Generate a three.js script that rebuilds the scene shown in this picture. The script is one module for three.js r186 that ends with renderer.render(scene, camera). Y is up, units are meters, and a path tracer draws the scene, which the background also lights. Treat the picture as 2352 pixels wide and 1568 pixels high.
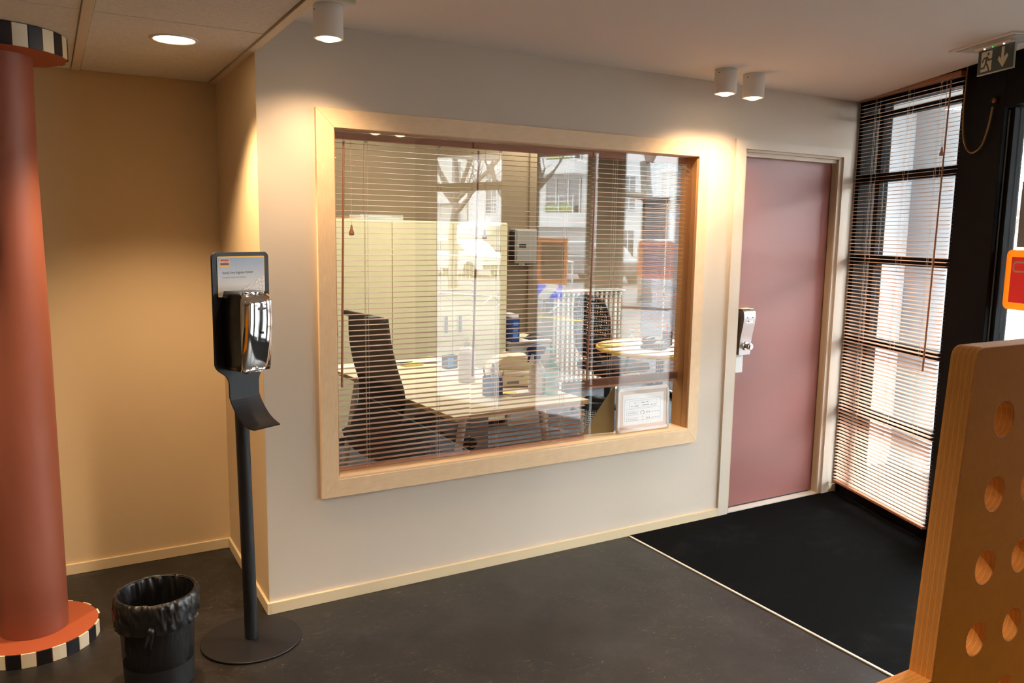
import * as THREE from 'three';
import { RoundedBoxGeometry } from 'three/addons/geometries/RoundedBoxGeometry.js';
import { mergeGeometries } from 'three/addons/utils/BufferGeometryUtils.js';
import { RectAreaLightUniformsLib } from 'three/addons/lights/RectAreaLightUniformsLib.js';

// ---------------------------------------------------------------- camera, sky, exposure
const scene = new THREE.Scene();
const V = (x, y, z) => new THREE.Vector3(x, y, z);
const camera = new THREE.PerspectiveCamera(2 * Math.atan(784 / 1845.1) * 180 / Math.PI, 2352 / 1568, 0.05, 400);
{
  const yaw = 0.5241, pitch = -0.1348, roll = 0.0152;
  const fw = V(Math.sin(yaw), 0, -Math.cos(yaw)), rt = V(Math.cos(yaw), 0, Math.sin(yaw)), up = V(0, 1, 0);
  const f = fw.clone().multiplyScalar(Math.cos(pitch)).addScaledVector(up, Math.sin(pitch));
  const u = fw.clone().multiplyScalar(-Math.sin(pitch)).addScaledVector(up, Math.cos(pitch));
  const r2 = rt.clone().multiplyScalar(Math.cos(roll)).addScaledVector(u, Math.sin(roll));
  const u2 = rt.clone().multiplyScalar(-Math.sin(roll)).addScaledVector(u, Math.cos(roll));
  camera.position.set(-0.7322, 1.6027, 3.2642);
  camera.quaternion.setFromRotationMatrix(new THREE.Matrix4().makeBasis(r2, u2, f.negate()));
}
const renderer = new THREE.WebGLRenderer({ antialias: true });
renderer.toneMapping = THREE.LinearToneMapping;
renderer.toneMappingExposure = 0.8;
renderer.shadowMap.enabled = true;
renderer.shadowMap.type = THREE.PCFSoftShadowMap;
RectAreaLightUniformsLib.init();
scene.background = new THREE.Color(0.9, 0.97, 1.0);          // overcast sky
scene.backgroundIntensity = 36;
const WARM = new THREE.Color(1, 0.69, 0.41);                  // halogen spots
const SPOT_CD = 4.5, DOWN_CD = 13.5, OFFICE_LIGHT = 25;

// ---------------------------------------------------------------- helpers
let seed = 7;
const rnd = () => { seed = (seed + 0x6d2b79f5) | 0; let t = Math.imul(seed ^ (seed >>> 15), 1 | seed); t = (t + Math.imul(t ^ (t >>> 7), 61 | t)) ^ t; return ((t ^ (t >>> 14)) >>> 0) / 4294967296; };
const R = (d) => d * Math.PI / 180;
const used = {};
function numbered(n) { n = n.replace(/_\d\d\d$/, ''); const k = used[n] = (used[n] ?? -1) + 1; return k ? n + '_' + String(k).padStart(3, '0') : n; }
function thing(name, label, category, [x, y, z] = [0, 0, 0], turn = 0, group) {
  const o = new THREE.Group(); o.name = numbered(name); o.position.set(x, y, z); o.rotation.y = turn;
  o.userData = { label, category }; if (group) o.userData.group = group; scene.add(o); return o;
}
function structure(name, [x, y, z] = [0, 0, 0], turn = 0, label) {
  const o = new THREE.Group(); o.name = numbered(name); o.position.set(x, y, z); o.rotation.y = turn;
  o.userData = { kind: 'structure' }; if (label) o.userData.label = label; scene.add(o); return o;
}
function structMesh(name, geo, mat, [x, y, z] = [0, 0, 0], turn = 0) {
  const m = new THREE.Mesh(geo, mat); m.name = name; m.position.set(x, y, z); m.rotation.y = turn; m.castShadow = m.receiveShadow = true;
  m.userData = { kind: 'structure' }; scene.add(m); return m;
}
function part(parent, name, geo, mat, [x, y, z] = [0, 0, 0], [rx, ry, rz] = [0, 0, 0], label) {
  const m = new THREE.Mesh(geo, mat); m.name = name; m.position.set(x, y, z); m.rotation.set(rx, ry, rz);
  m.castShadow = m.receiveShadow = true; if (label) m.userData.label = label; parent.add(m); return m;
}
function copyOf(o, pos, turn, label) {
  const c = o.clone(); c.name = numbered(o.name); c.userData = { ...o.userData, label: label ?? o.userData.label };
  c.position.set(...pos); c.rotation.y = turn; scene.add(c); return c;
}
const box = (w, h, d) => new THREE.BoxGeometry(w, h, d);
const rbox = (w, h, d, r = 0.004, s = 2) => new RoundedBoxGeometry(w, h, d, s, Math.min(r, w / 2.02, h / 2.02, d / 2.02));
const cyl = (r, h, n = 24, r2 = r) => new THREE.CylinderGeometry(r2, r, h, n);   // r bottom, r2 top
const lathe = (pts, n = 40) => new THREE.LatheGeometry(pts.map(([a, b]) => new THREE.Vector2(a, b)), n);
const tube = (pts, r, seg = 24, n = 8, closed = false) => new THREE.TubeGeometry(new THREE.CatmullRomCurve3(pts.map((p) => V(...p)), closed, 'catmullrom', 0.5), seg, r, n, closed);
function rod(a, b, r, n = 8, r2 = r) {                          // straight bar between two points
  const A = V(...a), B = V(...b), g = new THREE.CylinderGeometry(r2, r, A.distanceTo(B), n);
  g.applyQuaternion(new THREE.Quaternion().setFromUnitVectors(V(0, 1, 0), B.clone().sub(A).normalize()));
  const m = A.add(B).multiplyScalar(0.5); return g.translate(m.x, m.y, m.z);
}
const at = (g, x, y, z, rx = 0, ry = 0, rz = 0) => { const q = g.clone(); q.applyMatrix4(new THREE.Matrix4().makeRotationFromEuler(new THREE.Euler(rx, ry, rz))); return q.translate(x, y, z); };
function merge(list) { return mergeGeometries(list.map((g) => { const q = g.index ? g.toNonIndexed() : g.clone(); for (const k of Object.keys(q.attributes)) if (!['position', 'normal', 'uv'].includes(k)) q.deleteAttribute(k); return q; })); }
function shapeOf(pts) { const s = new THREE.Shape(); pts.forEach(([x, y], i) => (i ? s.lineTo(x, y) : s.moveTo(x, y))); s.closePath(); return s; }
const extrude = (s, depth, bevel = 0, cs = 12) => new THREE.ExtrudeGeometry(s, { depth, steps: 1, curveSegments: cs, bevelEnabled: bevel > 0, bevelThickness: bevel, bevelSize: bevel, bevelOffset: -bevel, bevelSegments: 2 });
function roundRect(w, h, r, x = -w / 2, y = -h / 2) {
  const s = new THREE.Shape(); s.moveTo(x + r, y); s.lineTo(x + w - r, y); s.absarc(x + w - r, y + r, r, -Math.PI / 2, 0); s.lineTo(x + w, y + h - r); s.absarc(x + w - r, y + h - r, r, 0, Math.PI / 2);
  s.lineTo(x + r, y + h); s.absarc(x + r, y + h - r, r, Math.PI / 2, Math.PI); s.lineTo(x, y + r); s.absarc(x + r, y + r, r, Math.PI, Math.PI * 1.5); return s;
}
function uvMetres(g, sx = 1, sy = sx, swap = false) {             // uv from position by the way a face points (metres / size)
  const q = g.index ? g.toNonIndexed() : g; const p = q.attributes.position, n = q.attributes.normal, uv = new Float32Array(p.count * 2);
  for (let i = 0; i < p.count; i++) {
    const ax = Math.abs(n.getX(i)), ay = Math.abs(n.getY(i)), az = Math.abs(n.getZ(i)); let u, v;
    if (ax > ay && ax > az) { u = p.getZ(i); v = p.getY(i); } else if (ay > az) { u = p.getX(i); v = p.getZ(i); } else { u = p.getX(i); v = p.getY(i); }
    if (swap) [u, v] = [v, u]; uv[2 * i] = u / sx; uv[2 * i + 1] = v / sy;
  }
  q.setAttribute('uv', new THREE.BufferAttribute(uv, 2)); return q;
}
function planarUV(g, x0, y0, w, h) { const p = g.attributes.position, uv = g.attributes.uv; for (let i = 0; i < p.count; i++) uv.setXY(i, (p.getX(i) - x0) / w, (p.getY(i) - y0) / h); return g; }
// facade line: starts at the wall corner (3.6, 0), leans 20 degrees; local x runs along it into the lobby, local z points indoors
const FT = R(-110), FS = Math.sin(R(20)), FC = Math.cos(R(20));
const fac = (t, y, off = 0) => [3.6 - FS * t + FC * off, y, FC * t + FS * off];
const H = 2.4065, HS = 2.2737, DA = 0.826, WT = 0.11;

// ---------------------------------------------------------------- textures
function noiseGrid(n, s) { let q = s; const r = () => { q = (q * 1664525 + 1013904223) >>> 0; return q / 4294967296; }; return Float32Array.from({ length: n * n }, r); }
function makeNoise(cells, s) {
  const g = noiseGrid(cells, s);
  return (u, v) => { const x = u * cells, y = v * cells, i = Math.floor(x), j = Math.floor(y), fx = x - i, fy = y - j, a = fx * fx * (3 - 2 * fx), b = fy * fy * (3 - 2 * fy), m = (p) => ((p % cells) + cells) % cells;
    const A = g[m(j) * cells + m(i)], B = g[m(j) * cells + m(i + 1)], C = g[m(j + 1) * cells + m(i)], D = g[m(j + 1) * cells + m(i + 1)]; return (A + (B - A) * a) * (1 - b) + (C + (D - C) * a) * b; };
}
function dataTex(w, h, fn, srgb = true) {
  const d = new Uint8Array(w * h * 4);
  for (let y = 0; y < h; y++) for (let x = 0; x < w; x++) { const c = fn((x + 0.5) / w, (y + 0.5) / h), o = (y * w + x) * 4; for (let k = 0; k < 3; k++) d[o + k] = Math.max(0, Math.min(255, c[k])); d[o + 3] = 255; }
  const t = new THREE.DataTexture(d, w, h); t.wrapS = t.wrapT = THREE.RepeatWrapping; t.magFilter = THREE.LinearFilter; t.minFilter = THREE.LinearMipmapLinearFilter; if (srgb) t.colorSpace = THREE.SRGBColorSpace; t.needsUpdate = true; return t;
}
function canvasTex(w, h, draw) { const c = document.createElement('canvas'); c.width = w; c.height = h; draw(c.getContext('2d'), w, h); const t = new THREE.CanvasTexture(c); t.colorSpace = THREE.SRGBColorSpace; t.wrapS = t.wrapT = THREE.RepeatWrapping; return t; }
const n4 = makeNoise(4, 11), n8 = makeNoise(8, 22), n16 = makeNoise(16, 33), n32 = makeNoise(32, 44), n64 = makeNoise(64, 55), n128 = makeNoise(128, 66), n256 = makeNoise(256, 77);
// linoleum: dark ground, marbled, with pale flecks
const linoTex = canvasTex(2048, 2048, (g, w, h) => {
  const im = g.createImageData(w, h);
  for (let y = 0; y < h; y++) for (let x = 0; x < w; x++) { const u = x / w, v = y / h, m = 0.5 * n16(u, v) + 0.3 * n64(u, v) + 0.3 * n256(u, v), k = 40 + 40 * (m - 0.5) + 9 * (n8(u + 0.3 * n16(u, v), v * 3) - 0.5), o = (y * w + x) * 4; im.data[o] = k * 1.03; im.data[o + 1] = k * 0.99; im.data[o + 2] = k * 0.97; im.data[o + 3] = 255; }
  g.putImageData(im, 0, 0);
  for (let i = 0; i < 4200; i++) {                               // clustered pale flecks
    const cx = rnd() * w, cy = rnd() * h; if (n8(cx / w, cy / h) < 0.42) continue;
    const a = (rnd() - 0.5) * 1.2, L = 4 + rnd() * rnd() * 46, bright = rnd(); g.strokeStyle = `rgba(${176 + 60 * bright},${164 + 55 * bright},${144 + 50 * bright},${0.2 + 0.7 * rnd() * rnd()})`; g.lineWidth = 0.6 + rnd() * 1.8; g.beginPath(); g.moveTo(cx, cy);
    let x = cx, y = cy; for (let s = 0; s < 5; s++) { x += Math.cos(a) * L / 5 + (rnd() - 0.5) * 5; y += Math.sin(a) * L / 5 + (rnd() - 0.5) * 5; g.lineTo(x, y); } g.stroke();
    if (rnd() < 0.3) { g.fillStyle = g.strokeStyle; for (let s = 0; s < 5; s++) g.fillRect(cx + (rnd() - 0.5) * 40, cy + (rnd() - 0.5) * 16, 1 + rnd() * 2, 1 + rnd() * 2); }
  }
});
const matTex = dataTex(1024, 1024, (u, v) => { const m = 0.55 * n256(u, v) + 0.45 * n128(u * 2, v), w = n4(u, v) * 0.6 + n16(u, v * 2) * 0.4, k = 7 + 17 * m * m + (w > 0.5 ? (w - 0.5) * 90 * n128(u, v * 3) : 0); return [k, k, k * 1.04]; });
const carpetTex = dataTex(512, 512, (u, v) => { const k = 62 + 26 * n256(u, v) + 14 * n32(u, v); return [k * 0.93, k, k * 1.08]; });
const grain = (u, v) => 0.6 * n256(u * 0.06, v) + 0.5 * n64(u * 0.25, v * 1.5) + 0.3 * n256(u * 0.5, v * 2);
const mapleTex = dataTex(512, 512, (u, v) => { const m = grain(u, v) - 0.7, k = n16(u, v) - 0.5; return [236 + 9 * m + 5 * k, 206 + 12 * m + 6 * k, 166 + 14 * m + 6 * k]; });
const plyTex = dataTex(512, 256, (u, v) => { const ply = Math.floor(v * 9), d = ply % 2, e = Math.min((v * 9) % 1, 1 - ((v * 9) % 1)), m = n256(u * 0.15, v * 2) + 0.5 * n64(u, v * 3), k = d ? 0.95 : 1.0, line = e < 0.07 ? 0.9 : 1; return [(234 + 24 * (m - 0.75)) * k * line, (168 + 30 * (m - 0.75)) * k * line, (92 + 26 * (m - 0.75)) * k * line]; });
const orangeTex = dataTex(256, 256, (u, v) => { const m = 0.5 * n256(u, v) + 0.5 * n64(u, v) - 0.5; return [196 + 12 * m, 122 + 9 * m, 6 + 3 * m]; });
const plasterBump = dataTex(512, 512, (u, v) => { const k = 128 + 110 * (0.6 * n128(u, v) + 0.4 * n256(u, v) - 0.5); return [k, k, k]; }, false);
const slatWoodTex = dataTex(256, 64, (u, v) => { const m = n64(u * 0.3, v) - 0.5; return [180 + 20 * m, 126 + 18 * m, 94 + 16 * m]; });
const slatPaleTex = dataTex(256, 64, (u, v) => { const m = n64(u * 0.3, v) - 0.5; return [240 + 10 * m, 214 + 12 * m, 196 + 12 * m]; });
const tileTex = dataTex(512, 512, (u, v) => { const k = 222 + 22 * (n256(u, v) - 0.5) + 10 * (n64(u, v) - 0.5); return [k, k * 0.985, k * 0.96]; });
const barkTex = dataTex(256, 256, (u, v) => { const k = 84 + 60 * (0.6 * n64(u, v * 0.3) + 0.4 * n128(u, v) - 0.5); return [k, k * 0.95, k * 0.88]; });
const roadTex = dataTex(512, 512, (u, v) => { const k = 72 + 30 * (n256(u, v) - 0.5) + 16 * (n16(u, v) - 0.5); return [k, k, k * 1.01]; });

// ---------------------------------------------------------------- materials
const std = (color, roughness = 0.7, o = {}) => new THREE.MeshStandardMaterial({ color, roughness, ...o });
const phys = (color, roughness, o = {}) => new THREE.MeshPhysicalMaterial({ color, roughness, ...o });
const M = {
  wall: std('#d2c7b8', 0.85, { bumpMap: plasterBump, bumpScale: 0.0002 }), alcove: std('#d6c09a', 0.85, { bumpMap: plasterBump, bumpScale: 0.0002 }),
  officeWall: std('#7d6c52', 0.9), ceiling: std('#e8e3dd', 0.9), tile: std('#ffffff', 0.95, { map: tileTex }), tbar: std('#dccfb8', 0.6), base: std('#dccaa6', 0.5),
  lino: phys('#bfc0c4', 0.44, { map: linoTex, specularIntensity: 0.95 }), mat: phys('#c4c4c8', 0.98, { map: matTex, bumpMap: matTex, bumpScale: 0.004, specularIntensity: 0.12 }), carpet: std('#ffffff', 0.95, { map: carpetTex }),
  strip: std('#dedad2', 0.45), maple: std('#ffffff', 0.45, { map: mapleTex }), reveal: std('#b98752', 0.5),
  door: std('#8d5a55', 0.45), casing: std('#d3c8b8', 0.55), jamb: std('#c9b79c', 0.55), blackMetal: std('#17181a', 0.38, { metalness: 0.3 }), frameDark: phys('#0a0a0c', 0.55, { specularIntensity: 0.22 }), infill: std('#7d8289', 0.4, { metalness: 0.4 }),
  glass: phys('#ffffff', 0, { transmission: 1, thickness: 0, ior: 1.5 }), innerGlass: phys('#ffffff', 0, { transmission: 1, thickness: 0, ior: 1.72 }), slat: std('#ffffff', 0.45, { map: slatWoodTex }), slatPale: std('#fff2ea', 0.4, { map: slatPaleTex }), cord: std('#d8c8b4', 0.8), slatDim: std('#a9a8b0', 0.5),
  terracotta: std('#92533f', 0.5), capRust: std('#a5512f', 0.6), black: std('#15151c', 0.45), ivory: std('#e9e2cb', 0.5),
  whiteMetal: std('#e3dfd9', 0.5), lens: std('#fff2d8', 0.4, { emissive: '#ffdcae', emissiveIntensity: 16 }), panelLens: std('#ffffff', 0.4, { emissive: '#fff6d8', emissiveIntensity: 2 }),
  stand: std('#16171b', 0.5, { metalness: 0.2 }), gloss: phys('#0b0b0c', 0.28, { clearcoat: 0.5, clearcoatRoughness: 0.12 }), chrome: std('#e4e0da', 0.07, { metalness: 1 }), satin: std('#bebec1', 0.36, { metalness: 1 }), darkSide: std('#5c5650', 0.5, { metalness: 0.4 }),
  bin: std('#1a1a1c', 0.5, { metalness: 0.25 }), bag: phys('#0e0e10', 0.38, { clearcoat: 0.15, clearcoatRoughness: 0.3 }), ply: phys('#ffffff', 0.6, { map: plyTex, specularIntensity: 0.5 }), plyFace: phys('#ffffff', 0.7, { map: orangeTex, specularIntensity: 0.12 }),
  paper: std('#f2f1ee', 0.85), cabinet: std('#eee6b8', 0.55), desk: std('#efe4c2', 0.5), deskEdge: std('#c8ac74', 0.5), fabricBlack: std('#17161a', 0.9), meshBlack: std('#1c1b1e', 0.75), plastic: std('#1d1d20', 0.45), grey: std('#8d8f94', 0.5), lightGrey: std('#b9b7ae', 0.55), boxGrey: std('#8f8b80', 0.6),
  radiator: std('#e0dac8', 0.45), blue: std('#2a3f7d', 0.45), skyBlue: std('#4c88c0', 0.5), teal: phys('#bfe6dc', 0.15, { transmission: 0.6, thickness: 0, opacity: 1 }), tealCap: std('#8fd2c6', 0.4), clear: phys('#f3f6f4', 0.1, { transmission: 0.75, thickness: 0 }), whitePl: std('#eeeade', 0.4), yellow: std('#eadf86', 0.8), tableWood: std('#d9b15c', 0.5),
  wallWhite: std('#e9e9e8', 0.8), wallGrey: std('#a5a49c', 0.85), concrete: std('#c6c9ce', 0.85), windowDark: phys('#33383c', 0.12, { clearcoat: 0.4 }), rail: std('#b9bcbd', 0.4, { metalness: 0.6 }), shutter: std('#c9c7c0', 0.6), bark: std('#ffffff', 0.9, { map: barkTex }), road: std('#ffffff', 0.9, { map: roadTex }), kerb: std('#585755', 0.9), hedge: std('#64703c', 0.9), carGrey: phys('#70757a', 0.3, { clearcoat: 0.7 }), carWhite: phys('#e4e4e2', 0.3, { clearcoat: 0.7 }), carDark: phys('#3d4045', 0.3, { clearcoat: 0.7 }), tyre: std('#1b1b1b', 0.9), red: std('#c23530', 0.5), orange: std('#ef7f24', 0.6), galv: std('#b6babd', 0.35, { metalness: 0.8 }), signBlue: std('#2f4cae', 0.5), signWhite: std('#f2f3f3', 0.5), roadYellow: std('#d9b93a', 0.8), cable: std('#8d6a36', 0.6), brass: std('#6b4526', 0.35, { metalness: 0.7 }), acrylic: phys('#f0f4ea', 0.08, { transmission: 0.7, thickness: 0, ior: 1.49 }), green: std('#4f6b2e', 0.5), lightBack: std('#d7b493', 0.8),
};

// ================================================================ STRUCTURE
// floors: linoleum in the lobby, carpet in the office
structMesh('floor', uvMetres(box(8.4, 0.1, 8.0).translate(0.2, -0.05, 3.0 - 0.11 + 0.055), 1.9), M.lino);
structMesh('floor_001', uvMetres(box(5.5, 0.1, 3.6).translate(2.8, -0.049, -1.86), 1.0), M.carpet);
// partition with the window and the door
const IX0 = 0.2992, IX1 = 2.2645, IY0 = 0.5441, IY1 = 2.012, DX0 = 2.605, DX1 = 3.41, DY = 2.075;
{
  const s = shapeOf([[0, 0], [DX0, 0], [DX0, DY], [DX1, DY], [DX1, 0], [3.56, 0], [3.56, 2.62], [0, 2.62]]);
  s.holes.push(shapeOf([[IX0, IY0], [IX1, IY0], [IX1, IY1], [IX0, IY1]]));
  structMesh('wall_front', uvMetres(extrude(s, WT).translate(0, 0, -WT), 0.7), M.wall);
}
structMesh('wall_alcove_side', uvMetres(box(0.1, 2.62, DA - 0.0006).translate(0.0475, 1.31, -DA / 2 - 0.0003), 0.7), M.alcove);
structMesh('wall_alcove_back', uvMetres(box(3.1, 2.62, 0.1).translate(-1.45, 1.31, -DA - 0.05), 0.7), M.alcove);
structMesh('wall_left', uvMetres(box(0.12, 2.62, 7.9).translate(-3.06, 1.31, 3.0), 0.7), M.alcove);
structMesh('wall_behind', uvMetres(box(5.6, 2.62, 0.12).translate(-0.3, 1.31, 6.9), 0.7), M.wall);
{
  const [xe, , ze] = fac(3.86, 0);                              // from the facade's far end back to the rear wall
  structMesh('wall_right', uvMetres(box(0.14, 2.62, 6.9 - ze).translate(xe + 0.07, 1.31, (6.9 + ze) / 2), 0.7), M.wall);
}
// ceilings: high plaster ceiling with a slanted edge along the facade, low tiled ceiling over the alcove side
{
  const s = shapeOf([[-0.0, 0.11], [3.5, 0.11], [3.523, 0], [3.514, -0.018], [2.20, -2.69], [2.20, -7], [0, -7]]);
  const g = extrude(s, 0.08); g.rotateX(-Math.PI / 2); structMesh('ceiling', g.translate(0, H, 0), M.ceiling);
  structMesh('ceiling_001', box(8.6, 0.08, 8.2).translate(0.6, 2.66, 3.0), M.ceiling);
}
const lowCeil = structure('ceiling_002', [0, HS, 0], 0, 'low suspended ceiling of cream panels');
{
  const xs = [-0.018, -0.582, -1.182, -1.782, -2.382, -2.99], zs = [-0.82, -0.306, 0.294, 0.894, 1.494, 2.094, 2.694, 3.294, 3.894, 4.494, 5.094, 5.694, 6.294, 6.83];
  const cache = {};
  for (let i = 0; i < xs.length - 1; i++) for (let j = 0; j < zs.length - 1; j++) {
    const band = i === 0 ? 0 : 0.034, w = xs[i] - xs[i + 1] - (i ? 0.004 : 0.004) - 0.034 + 0.03, d = zs[j + 1] - zs[j] - 0.006;
    const wide = xs[i] - xs[i + 1] - 0.036, key = wide.toFixed(3) + d.toFixed(3), g = cache[key] ??= uvMetres(rbox(wide, 0.018, d, 0.003), 0.6);
    const hole = (i === 0 && j === 1);
    if (hole) {                                                 // tile with the round cut-out for the downlight
      const s = shapeOf([[-wide / 2, -d / 2], [wide / 2, -d / 2], [wide / 2, d / 2], [-wide / 2, d / 2]]); const c = new THREE.Path(); c.absarc(-0.292 - (xs[i] + xs[i + 1]) / 2, -(0.032 - (zs[j] + zs[j + 1]) / 2), 0.074, 0, Math.PI * 2); s.holes.push(c);
      const q = uvMetres(extrude(s, 0.018, 0, 32).rotateX(-Math.PI / 2).translate(0, -0.009, 0), 0.6); part(lowCeil, 'ceiling_tile', q, M.tile, [(xs[i] + xs[i + 1]) / 2, 0.011, (zs[j] + zs[j + 1]) / 2]); continue;
    }
    part(lowCeil, 'ceiling_tile', g, M.tile, [(xs[i] + xs[i + 1]) / 2, 0.011, (zs[j] + zs[j + 1]) / 2]);
  }
  for (const x of xs.slice(1, -1)) part(lowCeil, 'ceiling_rail', rbox(0.032, 0.02, 7.6, 0.002), M.tbar, [x, 0.006, 3.0]);
  part(lowCeil, 'edge_trim', merge([box(0.03, 0.006, 7.72).translate(-0.015, 0, 3.03), box(0.006, H - HS + 0.05, 7.72).translate(-0.003, (H - HS + 0.05) / 2, 3.03)]), M.tbar);
}
// skirting
structMesh('baseboard_front', rbox(2.5315, 0.05, 0.014, 0.002).translate(2.5315 / 2, 0.025, 0.006), M.base);
structMesh('baseboard_right', rbox(0.075, 0.05, 0.014, 0.002).translate(3.516, 0.025, 0.006), M.base);
structMesh('baseboard_alcove_side', rbox(0.014, 0.05, DA + 0.013, 0.002).translate(-0.006, 0.025, -DA / 2 + 0.006), M.base);
structMesh('baseboard_alcove_back', rbox(2.98, 0.05, 0.014, 0.002).translate(-1.503, 0.025, -DA + 0.006), M.base);
// inner window: mitred maple frame, reveal boards, pane
{
  const w = structure('window_1', [0, 0, 0], 0, 'interior window with a pale maple frame'), ox0 = 0.225, ox1 = 2.333, oy0 = 0.4675, oy1 = 2.0858;
  const mem = (pts, swap) => uvMetres(extrude(shapeOf(pts), 0.02, 0.0015).translate(0, 0, -0.002), 0.45, 0.45, swap);
  part(w, 'frame_board', mem([[ox0, oy1], [IX0, IY1], [IX1, IY1], [ox1, oy1]]), M.maple); part(w, 'frame_board', mem([[ox0, oy0], [ox1, oy0], [IX1, IY0], [IX0, IY0]]), M.maple);
  part(w, 'frame_board', mem([[ox0, oy0], [IX0, IY0], [IX0, IY1], [ox0, oy1]], true), M.maple); part(w, 'frame_board', mem([[ox1, oy0], [ox1, oy1], [IX1, IY1], [IX1, IY0]], true), M.maple);
  const W = IX1 - IX0, Hh = IY1 - IY0, D = 0.118;
  part(w, 'sill_board', uvMetres(box(W, 0.014, D + 0.012), 0.5), M.maple, [(IX0 + IX1) / 2, IY0 + 0.002, -D / 2 + 0.012]);
  part(w, 'head_board', uvMetres(box(W, 0.012, D), 0.5), M.maple, [(IX0 + IX1) / 2, IY1 + 0.0045, -D / 2 + 0.006]);
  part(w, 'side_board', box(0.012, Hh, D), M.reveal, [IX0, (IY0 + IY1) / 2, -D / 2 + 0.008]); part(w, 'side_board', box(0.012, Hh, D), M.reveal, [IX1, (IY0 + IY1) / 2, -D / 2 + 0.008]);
  part(w, 'pane', box(W - 0.012, Hh - 0.006, 0.008), M.innerGlass, [(IX0 + IX1) / 2, (IY0 + IY1) / 2 + 0.003, -0.03]);
}
// pink door in the same wall
{
  const d = structure('door_1', [0, 0, 0], 0, 'dusty pink flush door with a keypad lock'), z = -0.054;
  part(d, 'casing', merge([box(DX0 - 2.5315, 2.123, 0.014).translate((DX0 + 2.5315) / 2, 2.123 / 2, 0.006), box(3.475 - DX0, 0.048, 0.014).translate((3.475 + DX0) / 2, 2.099, 0.006), box(0.063, 2.075, 0.014).translate(3.4435, 2.075 / 2, 0.006)]), M.casing);
  part(d, 'jamb', box(0.022, 2.075, 0.09), M.jamb, [DX0 + 0.009, 2.075 / 2, -0.046]); part(d, 'jamb', box(0.014, 2.075, 0.09), M.jamb, [DX1 - 0.007, 2.075 / 2, -0.046]);
  part(d, 'head_jamb', box(DX1 - DX0, 0.014, 0.09), M.jamb, [(DX0 + DX1) / 2, 2.068, -0.046]);
  part(d, 'door_stop', merge([box(DX1 - DX0 - 0.036, 0.022, 0.03).translate((DX0 + DX1) / 2, 2.05, -0.034), box(0.012, 2.06, 0.012).translate(DX1 - 0.018, 1.03, -0.006)]), M.casing);
  part(d, 'leaf', rbox(3.392 - 2.622, 2.025, 0.04, 0.002), M.door, [(3.392 + 2.622) / 2, 0.012 + 2.025 / 2 + 0.004, z - 0.02]);
  part(d, 'threshold', merge([box(DX1 - DX0, 0.008, 0.05).translate((DX0 + DX1) / 2, 0.004, -0.03)]), M.strip);
}
structMesh('trim_1', rbox(0.012, 0.005, 6.6, 0.001).translate(1.889, 0.0025, 3.32), M.strip);    // metal edging of the mat well

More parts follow.
